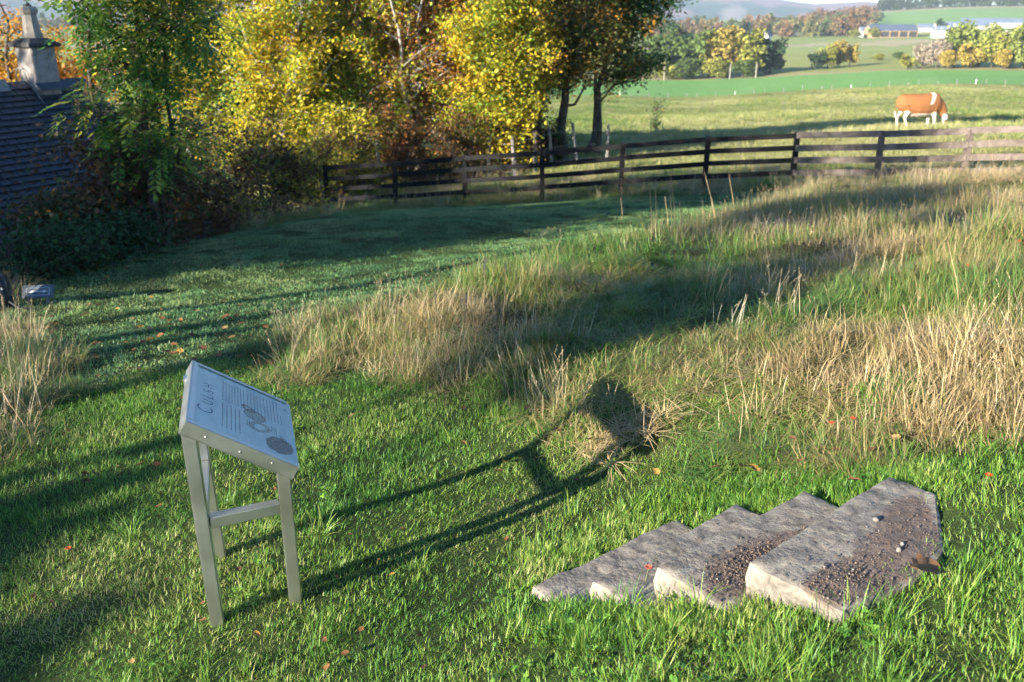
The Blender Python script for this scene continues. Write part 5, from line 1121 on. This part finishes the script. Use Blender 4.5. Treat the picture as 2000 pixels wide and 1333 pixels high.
for px, py, d, h, w, t, lab in [(1703, 73, 590, 19, 1.5, 'olive', 'round olive tree in front of the barn gable'), (1836, 62, 640, 24, 1.0, 'dark', 'dark pine standing above the white farmhouse'), (1905, 66, 560, 18, 1.6, 'green', 'green tree beside the pale farm sheds'), (1940, 66, 560, 20, 1.6, 'olive', 'olive tree in front of the farm sheds'), (1980, 66, 560, 18, 1.6, 'green', 'green tree past the farm sheds'), (1668, 74, 590, 16, 2.0, 'olive', 'olive bush before the small white shed')]: far_tree(px, py, d, h, w, t, lab, FB)

def woodland(name, label, spec, seed):
    """a far wood that reads as one mass: many small crowns in one mesh"""
    rng = rngf(seed); V, F, C, n = [], [], [], 0
    for px, py, d, hpx, wf, col, con in spec:
        m, _ = FT[5+rng.integers(2)] if con else FT[rng.integers(5)]
        k = len(m.vertices); co = np.empty(k*3, np.float32); m.vertices.foreach_get('co', co); co = co.reshape(-1, 3).copy(); ca = np.empty(k*4, np.float32); m.color_attributes['Col'].data.foreach_get('color', ca); ca = ca.reshape(-1, 4)[:, :3]
        q = rng.permutation(k//4)[:520]; idx = (q[:, None]*4+np.arange(4)).ravel(); co, ca = co[idx], ca[idx]
        ctr = co.reshape(-1, 4, 3).mean(1, keepdims=True); co = ((co.reshape(-1, 4, 3)-ctr)*1.8+ctr).reshape(-1, 3)
        p = at_r(px, py, d); h = hpx*d/FPX; a = rng.random()*6.28; R = np.array([[math.cos(a), -math.sin(a), 0], [math.sin(a), math.cos(a), 0], [0, 0, 1]])
        V.append((co@R.T)*np.array([h*wf, h*wf, h])+np.array([p[0], p[1], ztf(p[0], p[1])-h*.08])); F.append(np.arange(len(co)).reshape(-1, 4)+n); C.append(ca*np.array(col)); n += len(co)
    o = obj(name, npmesh(name, np.concatenate(V), np.concatenate(F), np.concatenate(C)), M['far_leaf']); tag(o, label, 'wood', kind='stuff')
rng = rngf(77); WC = [(.20, .12, .06), (.18, .17, .06), (.10, .13, .05), (.22, .16, .07), (.06, .09, .045), (.22, .13, .07)]
woodland('woodland', 'mixed autumn wood behind the far pasture', [(px+rng.uniform(-6, 6), 80+rng.uniform(-3, 1), rng.uniform(600, 700), 34+rng.uniform(-8, 8)+max(0, (px-1520)*.05), 1.0, WC[rng.integers(6)], rng.random() < .15) for px in np.arange(1270, 1690, 7.5)]
         + [(px+rng.uniform(-6, 6), 62+rng.uniform(-3, 1)-max(0, (px-1560)*.10), rng.uniform(760, 860), 22+rng.uniform(-5, 5), 1.1, WC[rng.integers(6)], rng.random() < .3) for px in np.arange(1280, 1720, 8)], 501)
woodland('pine_belt', 'dark belt of pines along the skyline above the farm', [(px+rng.uniform(-4, 4), 36-(px-1715)*.22+rng.uniform(-1, 1) if px < 1800 else 17-(px-1800)*.055+rng.uniform(-1, 1), 1050, 26 if px < 1760 else 22+rng.uniform(-3, 4), .8, (.05, .075, .04), rng.random() < .45) for px in np.arange(1718, 2060, 5.0)], 502)
woodland('russet_belt', 'russet beech belt on the slope below the pines', [(px+rng.uniform(-4, 4), 52-(px-1600)*.17, 900, 24+rng.uniform(-4, 4), 1.0, (.19, .115, .07), False) for px in np.arange(1590, 1705, 6.0)], 503)
woodland('valley_wood', 'blue hazed valley woods behind the chimney', [(px+rng.uniform(-8, 8), 62+rng.uniform(-8, 6), rng.uniform(700, 1000), 20+rng.uniform(-5, 8), 1.4, WC[rng.integers(6)], rng.random() < .3) for px in np.arange(-60, 420, 11)], 504)

def farm_building(name, label, px, py, d, w, l, h, roof_h, rz, wallm, roofm, extra=None, group='farm buildings'):
    p = at_r(px, py, d); root = empty(name, (p[0], p[1], ztf(p[0], p[1])), rz); tag(root, label, 'building', group)
    mb = MB().box((-l/2, -w/2, -2), (l/2, w/2, h)); mb.add([(-l/2, -w/2, h), (-l/2, w/2, h), (-l/2, 0, h+roof_h-.05)], [(2, 1, 0)]); mb.add([(l/2, -w/2, h), (l/2, w/2, h), (l/2, 0, h+roof_h-.05)], [(0, 1, 2)]); mb.build('wall', wallm, root)
    rb = MB(); t = .25
    for sg in (1, -1): rb.add([(x, y, z) for x in (-l/2-.4, l/2+.4) for y, z in ((0, h+roof_h), (sg*(w/2+.5), h-.3), (sg*(w/2+.5), h-.3+t), (0, h+roof_h+t))], [(0,1,2,3),(7,6,5,4),(0,4,5,1),(1,5,6,2),(2,6,7,3),(3,7,4,0)])
    rb.build('roof', roofm, root)
    if extra: extra(root, w, l, h, roof_h)
    return root
tanm = noise_mat('timber_cladding', [(.3, (.28, .17, .09)), (.7, (.38, .25, .15))], .6, .8, 0); bluer = noise_mat('blue_grey_roof', [(.3, (.06, .08, .11)), (.7, (.10, .12, .15))], .3, .5, 0); paler = noise_mat('pale_sheet_roof', [(.3, (.12, .15, .19)), (.7, (.17, .20, .24))], .3, .4, 0); palew = noise_mat('pale_shed_wall', [(.3, (.26, .24, .2)), (.7, (.34, .31, .27))], .5, .8, 0); darkm = noise_mat('dark_opening', [(.3, (.02, .02, .02)), (.7, (.05, .045, .04))], 1, .9, 0)
def barn_x(root, w, l, h, rh):
    for k in range(5):
        x = -l/2+l*(k+.5)/5; MB().box((x-l*.085, -w/2-.06, .4), (x+l*.085, -w/2-.012, h*.8)).build('bay_opening', darkm, root)
def house_x(root, w, l, h, rh):
    for k in range(4):
        for z0 in (1.0, 3.6):
            x = -l/2+l*(k+.5)/4; f = MB().box((x-.55, -w/2-.05, z0), (x+.55, -w/2-.012, z0+1.4)).build('window', M['white'], root); MB().box((x-.42, -w/2-.07, z0+.12), (x+.42, -w/2-.054, z0+1.28)).build('pane', darkm, f)
    for sg in (1, -1): MB().box((sg*l*.42-.6, -.6, h+rh-.8), (sg*l*.42+.6, .6, h+rh+1.4)).build('chimney', M['chimney_stone'], root)
az = lambda px: -math.atan2(ray(px, 70)[0], ray(px, 70)[1])
farm_building('barn', 'long barn with tan gable end and dark blue roof at the farm', 1738, 71, 600, 12, 27, 4.2, 3.0, az(1742)+.40, tanm, bluer, barn_x)
farm_building('farmhouse', 'white two storey farmhouse with grey roof in front of the sheds', 1842, 70, 590, 7, 12, 3.8, 2.2, az(1842)+.15, M['white'], paler, house_x)
farm_building('shed', 'pale roofed low shed between barn and farmhouse', 1822, 60, 660, 9, 18, 2.6, 1.8, az(1822)+.1, palew, paler)
farm_building('shed', 'long pale roofed shed behind the farmhouse', 1880, 60, 670, 10, 28, 2.8, 2.0, az(1880)+.05, palew, paler)
farm_building('shed', 'largest blue roofed shed highest on the farm slope', 1935, 54, 700, 13, 36, 3.2, 2.4, az(1935)-.05, palew, paler)
farm_building('shed', 'small white shed left of the barn gable', 1692, 68, 610, 6, 8, 3.5, 2.0, az(1692)+.3, M['white'], paler)
farm_building('cottage', 'small white gabled cottage before the autumn wood', 1496, 80, 560, 4, 5, 3.0, 2.6, az(1496)+1.2, M['white'], bluer, group=None)

def hills():
    px = np.arange(-2600, 4600, 12.0); u = (px-1000)/FPX; az_ = np.arctan2(u, CP+.36*SP); az_ = np.linspace(-1.25, 1.25, 520); pxs = 1000+FPX*np.tan(az_)*(CP+.364*SP)
    sk = np.interp(pxs, [-1500, -200, 0, 60, 150, 400, 700, 1100, 1250, 1330, 1420, 1517, 1560, 1590, 1640, 1690, 1740, 1900, 2300, 3500], [-30, -34, -16, -4, 2, -20, -30, -34, -24, -14, -10, 0, 6, 9, 7, 5, 10, 22, 10, -10])
    el = PITCH-np.arctan((666.5-sk)/FPX); el = -el; rows = 26; V = []; C = []; rg = np.linspace(1700, 3200, rows)
    for k, r in enumerate(rg):
        t = min(1, (r-1700)/1000.0); top = EYE+2700*np.tan(el); z = -18+(top+18)*(t**1.3) if r <= 2700 else top-((r-2700)/500)**2*40
        z = z+(fbm(az_*18, np.full_like(az_, r*.0022), 90)-.5)*26*math.sin(math.pi*min(1, t))*.6
        x, y = r*np.sin(az_), r*np.cos(az_); V.append(np.stack([x, y, z], -1))
        f = fbm(az_*26, np.full_like(az_, r*.003), 95)[:, None]; tt = smooth01(.45, .58, f+.25*(t-.55)); c = np.array([.05, .085, .06])*(1-tt)+np.array([.22, .14, .13])*tt
        pa = np.clip(1-((pxs-1425-t*18)/26)**2-((t-.42)/.26)**2+(fbm(az_*90, np.full_like(az_, r*.01), 97)-.5)*.9, 0, 1)[:, None]**.5; c = c*(1-pa*.8)+np.array([.36, .29, .25])*pa*.8; C.append(c)
    na = len(az_); b = (np.arange(rows-1)[:, None]*na+np.arange(na-1)).ravel(); F = np.stack([b, b+1, b+na+1, b+na], -1)
    o = obj('hills', npmesh('hills', np.concatenate(V), F[:, ::-1], np.concatenate(C), True), M['far_leaf']); tag(o, kind='structure')
hills()
def haze():
    m = bpy.data.materials.new('haze'); m.use_nodes = True; nt = m.node_tree; nt.nodes.remove(nt.nodes['Principled BSDF'])
    pv = nd(nt, 'ShaderNodeVolumePrincipled'); pv.inputs['Color'].default_value = (.72, .86, 1.0, 1); pv.inputs['Density'].default_value = HAZE; pv.inputs['Anisotropy'].default_value = .0
    nt.links.new(pv.outputs[0], nt.nodes['Material Output'].inputs['Volume'])
    o = MB().box((-3700, -3700, -60), (3700, 3700, 140)).build('haze', m); tag(o, kind='stuff')
HAZE = 1.7e-4
haze()

# ---------------------------------------------------------------- trees standing outside the picture, whose shade falls on lawn, fence and bank
def sun_xy(A, c): t = (-math.sin(SUN_AZ), -math.cos(SUN_AZ)); e = (-t[1], t[0]); return t[0]*A+e[0]*c, t[1]*A+e[1]*c
OG = 'trees outside the picture that shade the lawn'
for k, (A, c, top, lab) in enumerate([(12.0, -10.9, 8.8, 'first dense garden tree shading the upper lawn'), (12.6, -12.9, 6.0, 'second dense garden tree shading the upper lawn'), (12.0, -14.8, 8.2, 'third dense garden tree shading the black fence'), (12.6, -17.2, 7.0, 'fourth dense garden tree shading the fence end'), (12.0, -19.8, 6.0, 'fifth dense garden tree shading the undergrowth'), (12.6, -22.4, 5.4, 'sixth dense garden tree shading the undergrowth'), (14.5, -11.0, 8.2, 'tall garden tree behind the dense row')]):
    x, y = sun_xy(A, c); g = ztf(x, y); h = top-g
    make_tree('garden_tree', lab, 'tree', (x, y, g), h, [(0, 0, h*.72, 1.35, 1.35, h*.28), (0, 0, h*.36, 1.4, 1.4, h*.34)], .10, 9000, .20, YGR+BRO, 600+k, 'bark', 1, limbs=44, group=OG, spread=.25)
for k, (A, c, spec, n, lab) in enumerate([(14.0, -4.2, [(5.6, 1.0, .7)], 2400, 'thin crowned garden tree dappling the middle of the bank'), (14.0, -6.6, [(7.1, 1.5, .9)], 5200, 'wide thin crowned garden tree dimming the upper bank'), (12.5, -3.95, [(3.62, .60, .28)], 1500, 'low thin crowned garden tree dappling the turf beside the sign'), (12.0, -2.95, [(3.50, .34, .11)], 1000, 'lowest garden sapling casting streaks on the near turf'), (12.0, -7.3, [(3.72, .10, .30)], 300, 'slender garden sapling casting a faint stripe on the sunlit lawn'), (12.0, -6.35, [(3.75, .10, .35), (6.5, .8, .5)], 1500, 'slender garden sapling shading the upper bank'), (13.0, -8.9, [(8.7, 1.3, 1.2)], 6000, 'tall bare stemmed garden tree shading the brown fence'), (12.0, -5.75, [(3.9, .40, 1.0), (6.3, .5, .7)], 4200, 'narrow garden tree casting the dark band across the lawn'), (12.0, -6.85, [(4.0, .09, .9)], 500, 'slim garden tree casting a thin stripe on the lawn'), (13.0, -4.5, [(3.80, .26, .34), (6.6, .6, .4)], 1500, 'sparse garden tree casting streaks beside the sign'), (12.0, -3.5, [(4.75, .40, .72), (3.42, .45, .16)], 2600, 'small garden tree dappling the right bank'), (12.5, -8.25, [(4.0, .12, 1.2)], 700, 'slim garden tree at the edge of the dense row')]):
    x, y = sun_xy(A, c); g = ztf(x, y); top = max(q[0]+q[2] for q in spec)
    make_tree('garden_tree', lab, 'tree', (x, y, g), top-g, [(0, 0, q[0]-g, q[1], q[1], q[2]) for q in spec], .05, n, .10, YGR+BRO, 620+k, 'bark', 1, limbs=18 if spec[0][1] < 1 else 90, group=OG, spread=.04 if spec[0][1] < 1 else .16, twl=.18 if spec[0][1] < 1 else .8)

# ---------------------------------------------------------------- small things
def leaf_mesh(seed, curl):
    """a dead leaf with lobed outline, folded along its midrib"""
    rng = random.Random(seed); V = [(0, -.5, 0)]; n = 9
    prof = [(0, -.5), (.22, -.38), (.40, -.16), (.30, -.05), (.44, .12), (.26, .2), (.24, .36), (.08, .40), (0, .56)]
    for sg in (1, -1):
        for x, y in prof: V.append((sg*x*rng.uniform(.85, 1.1), y, abs(x)*curl*rng.uniform(.6, 1.4)+curl*.5*y*y))
    for k in range(n): V.append((0, prof[k][1], curl*.5*prof[k][1]**2-.02))
    F = [];
    for k in range(n-1):
        F.append((1+k, 1+k+1, 1+2*n+k+1, 1+2*n+k)); F.append((1+n+k+1, 1+n+k, 1+2*n+k, 1+2*n+k+1))
    return np.array(V), np.array(F)
DEAD = [(.17, .075, .03), (.26, .12, .045), (.12, .055, .028), (.34, .20, .08), (.21, .10, .045), (.36, .20, .05)]
LM = []
for k in range(6):
    v, f = leaf_mesh(k, .25+.1*(k % 3)); m = npmesh('fallen_leaf', v, f, np.tile(np.array(DEAD[k]), (len(v), 1))); m.materials.append(M['dead_leaf']); LM.append(m)
def put_leaf(px, py, size, k, seed, label, group='fallen leaves on the lawn', lift=.024):
    rng = random.Random(seed); p = G(px, py); o = bpy.data.objects.new('fallen_leaf', LM[k % 6]); COL.objects.link(o); o.location = (p.x, p.y, p.z+lift); o.scale = (size, size, size); o.rotation_euler = (rng.uniform(-.4, .4), rng.uniform(-.4, .4), rng.uniform(0, 6.28)); tag(o, label, 'leaf', group); return o
rng_ = random.Random(21); LL = 'small brown fallen leaf lying on the mown lawn'
spots = [(rng_.uniform(90, 540), rng_.uniform(595, 730)) for k in range(80)] + [(rng_.uniform(130, 700), rng_.uniform(720, 1000)) for k in range(26)] + [(rng_.uniform(20, 1000), rng_.uniform(1060, 1325)) for k in range(18)] + [(rng_.uniform(600, 1150), rng_.uniform(850, 1150)) for k in range(10)] + [(rng_.uniform(200, 700), rng_.uniform(500, 590)) for k in range(14)]
for k, (px, py) in enumerate(spots):
    kk = rng_.randrange(6); tone = ['chestnut brown', 'tan brown', 'dark brown', 'pale buff', 'dull brown', 'orange brown'][kk]
    zone, grp = ('on the striped sunlit lawn beyond the sign', 'leaves beyond the sign') if (py < 730 and px < 545 and py > 594) else ('on the shaded upper lawn', 'leaves on the upper lawn') if py < 594 else ('on the turf below the sign', 'leaves below the sign') if py > 1059 else ('on the grass between sign and bank', 'leaves between sign and bank') if px > 599 else ('on the lawn behind the sign legs', 'leaves around the sign')
    put_leaf(px, py, rng_.uniform(.018, .030) if py > 1000 else rng_.uniform(.026, .044) if py > 720 else rng_.uniform(.045, .075), kk, k, 'small '+tone+' fallen leaf '+zone, tone+' '+grp)
for k, (px, py, sz) in enumerate([(905, 815, .07), (1030, 815, .08), (1150, 880, .08), (1395, 935, .08), (1450, 935, .10), (1470, 940, .09), (1630, 905, .08), (1665, 965, .08), (1700, 905, .07), (1745, 880, .07), (1545, 880, .06), (1280, 945, .07), (1090, 860, .07), (1560, 925, .06)]):
    put_leaf(px, py, sz*.62, k, 300+k, 'larger withered leaf caught in the grass at the foot of the bank', 'withered leaves at the foot of the bank', .06)
# the big curled leaf at the head of the steps
def big_leaf():
    a, d, s, L = step_frame(0); v, f = leaf_mesh(31, .55); v2 = v*np.array([.11, .15, .10]); o = obj('curled_leaf', npmesh('curled_leaf', v2, f, np.tile(np.array([.30, .15, .075]), (len(v2), 1))), M['dead_leaf']); p = G(1805, 1132); o.location = (p.x, p.y, p.z+.035); o.rotation_euler = (.35, -.25, 1.9); tag(o, 'large curled brown dead leaf lying at the head of the steps', 'leaf')
big_leaf()
# red hawkweed heads and hips
def red_flower(px, py, h, label):
    p = G(px, py+h*FPX/3.2*.0); root = empty('red_flower', p); tag(root, label, 'flower', 'red flowers in the grass'); MB().tube([(0, 0, -.01), (.004, 0, h*.5), (.012, .004, h)], [.0016, .0014, .0012], 5).build('stem', noise_mat('flower_stem', [(.3, (.1, .14, .04)), (.7, (.18, .2, .06))], 30, .6, 0) if 'flower_stem' not in bpy.data.materials else bpy.data.materials['flower_stem'], root)
    mb = MB()
    for k in range(9):
        t = k*.7; c, s_ = math.cos(t), math.sin(t); mb.add([(.012, .004, h-.004), (.012+.011*c-.003*s_, .004+.011*s_+.003*c, h+.006), (.012+.014*c, .004+.014*s_, h+.004), (.012+.011*c+.003*s_, .004+.011*s_-.003*c, h+.006)], [(0, 1, 2, 3)])
    mb.build('petals', M['red_petal'], root)
for px, py, h, lab in [(1258, 1150, .08, 'red flower head standing against the second step'), (130, 1090, .04, 'red flower alone low in the turf near the sign'), (1920, 955, .05, 'red flower in the short grass beyond the top step'), (1975, 540, .25, 'red flower at the picture edge in the upper bank'), (1995, 560, .2, 'second red flower at the very edge of the upper bank'), (1655, 860, .10, 'red flower low among straw behind the steps'), (1615, 860, .08, 'faded red flower among straw behind the steps'), (1880, 560, .15, 'red flower in green grass of the upper bank')]: red_flower(px, py, h, lab)
# tall single stalks
def stalk(px, py, top_px, top_py, r, label, head=.09, hw=.008):
    b = G(px, py); d = math.hypot(b.x, b.y); t = Vector(at_r(top_px, top_py, d)); root = empty('grass_stalk', b); tag(root, label, 'stalk', 'tall single stalks on the bank'); e = t-b; m = e*.5+Vector((.01, 0, 0))
    MB().tube([(0, 0, -.02), m, e], [r, r*.85, r*.6], 5).build('stem', M['stalk'], root); dr = e.normalized(); rr = random.Random(int(px)); mb = MB()
    hw *= .62; mb.tube([e-dr*head*.2, e+dr*head*.25, e+dr*head*.7, e+dr*head], [hw*.25, hw*.42, hw*.34, hw*.1], 6)
    for k in range(70):
        c = e+dr*head*rr.uniform(-.15, .95); q = Vector((rr.gauss(0, 1), rr.gauss(0, 1), rr.gauss(0, .4))).normalized(); w = dr.cross(q)*.002; mb.add([c-w, c+w, c+q*hw*1.9+dr*.012], [(0, 1, 2)])
    o = mb.build('seed_head', M['stalk_head'], root); o['kind'] = 'stuff'
M['stalk'] = noise_mat('dry_stalk', [(.3, (.36, .24, .11)), (.7, (.52, .38, .20))], 30, .6, 0); M['stalk_head'] = noise_mat('dry_seed_head', [(.3, (.30, .19, .11)), (.7, (.50, .36, .22))], 80, .7, 0)
for a_ in [(1805, 770, 1768, 610, .0028, 'tall bent stalk with a plantain head above the right hand straw', .03, .007), (1875, 600, 1855, 490, .003, 'tall bare stem rising on the upper bank near the red flowers', .05, .004), (1400, 440, 1378, 345, .008, 'thickest pale stalk leaning across the black fence', .06, .010), (1436, 430, 1425, 350, .006, 'pale stalk standing just past the thick leaning one', .06, .009), (1272, 470, 1270, 385, .005, 'first thin stalk of the group before the black fence', .08, .011), (1280, 480, 1280, 370, .005, 'tallest thin stalk of the group before the black fence', .10, .013),
            (1312, 465, 1308, 368, .005, 'upright stalk in the middle of the group', .10, .013), (1320, 465, 1312, 362, .005, 'leaning stalk of the close pair', .10, .012), (1306, 460, 1300, 395, .004, 'short stalk left of the close pair', .07, .010), (1327, 465, 1328, 402, .005, 'blunt stalk after the close pair', .05, .010), (1215, 430, 1213, 395, .004, 'short stalk alone before the fence post', .05, .009), (980, 640, 987, 530, .003, 'umbel stalk with brown head above the straw', .06, .020), (940, 630, 946, 530, .003, 'branched brown stalk beside the umbel stalk', .09, .022), (845, 680, 850, 590, .0026, 'plume headed stem on the brow of the bank', .07, .016), (905, 680, 910, 592, .0026, 'second plume headed stem on the brow of the bank', .07, .016), (1615, 830, 1617, 740, .002, 'straight straw stem near the middle of the bank', .03, .003), (60, 860, 20, 790, .003, 'drooping feathery reed head at the picture edge', .10, .020), (10, 640, 5, 595, .003, 'brown tipped stem in front of the black bag', .07, .016), (50, 690, 57, 595, .003, 'pale bent blade in front of the arrow plate', .03, .004)]: stalk(*a_)
# the arrow plate and the black bag at the lawn's edge
def arrow_plate():
    p = G(75, 592); root = empty('arrow_plate', p, .16); tag(root, 'grey slate plate with a pale arrow set low beside the lawn', 'sign'); d = math.hypot(p.x, p.y); w = 62/FPX*d*.85; h = w*.48; T = Matrix.Rotation(-.75, 4, 'X')
    def pt(mb, nm, mat, par=root, bev=0.0):
        o = mb.build(nm, mat, par, bev)
        if par is root: o.matrix_local = Matrix.Translation((0, 0, .05)) @ Matrix.Rotation(math.radians(52), 4, 'X')
        return o
    pl = pt(MB().box((-w/2, 0, -.012), (w/2, h, .0)), 'plate', noise_mat('slate_plate', [(.3, (.08, .09, .10)), (.7, (.16, .17, .18))], 20, .7, .3), bev=.003)
    fr = MB(); a, b, c, e = -w*.38, w*.38, h*.2, h*.8; t = w*.03
    for q in (((a, c, .001), (b, c+t, .003)), ((a, e-t, .001), (b, e, .003)), ((a, c+t, .001), (a+t, e-t, .003)), ((b-t, c+t, .001), (b, e-t, .003))): fr.box(*q)
    pt(fr, 'border', M['grey_metal'], pl); z = .002
    pt(MB().box((-w*.3, h*.42, .001), (-w*.14, h*.58, .003)), 'arrow_tail', M['white'], pl); pt(MB().box((-w*.14, h*.47, .001), (w*.16, h*.53, .003)), 'arrow_shaft', M['white'], pl)
    pt(MB().add([(w*.16, h*.38, .002), (w*.31, h*.5, .002), (w*.16, h*.62, .002)], [(0, 1, 2)]), 'arrow_head', M['white'], pl)
    for sx in (-.3, .3): pt(MB().box((w*sx-.012, -.09, -.026), (w*sx+.012, h*.5, -.0125)), 'peg', M['grey_wood'])
arrow_plate()
def bag():
    p = G(-8, 606); root = empty('black_bag', p, .3); tag(root, 'black rucksack with a blue tag sitting in grass at the picture edge', 'bag'); import bmesh
    bm = bmesh.new(); bmesh.ops.create_cube(bm, size=1); bmesh.ops.subdivide_edges(bm, edges=bm.edges[:], cuts=5, use_grid_fill=True)
    for v in bm.verts:
        x, y, z = v.co; k = 1-.25*max(0, z+.1); L = (abs(x)**3+abs(y)**3+abs(z)**3)**(1/3); f = .5/max(L, 1e-4)*.5+.5; v.co = (x*.34*k*f*(1+.06*math.sin(z*21)), y*.24*k*f*(1+.08*math.sin(z*17+x*9)), (z*f+.47)*.36)
    me = bpy.data.meshes.new('body'); bm.to_mesh(me); bm.free(); me.polygons.foreach_set('use_smooth', np.ones(len(me.polygons), bool)); obj('body', me, M['black_plastic'], root)
    MB().tube([(-.05, -.02, .33), (-.03, -.03, .39), (.03, -.03, .39), (.05, -.02, .33)], .009, 6).build('handle', M['black_plastic'], root)
    MB().tube([(.12, -.08, .12), (.22, -.16, .06), (.36, -.18, .03)], .010, 5).build('strap', M['black_plastic'], root)
    MB().box((.0, -.13, .02), (.05, -.115, .10)).build('tag', M['blue_plastic'], root, .003); MB().box((.10, -.105, .22), (.125, -.092, .245)).build('buckle', M['grey_metal'], root, .002)
bag()
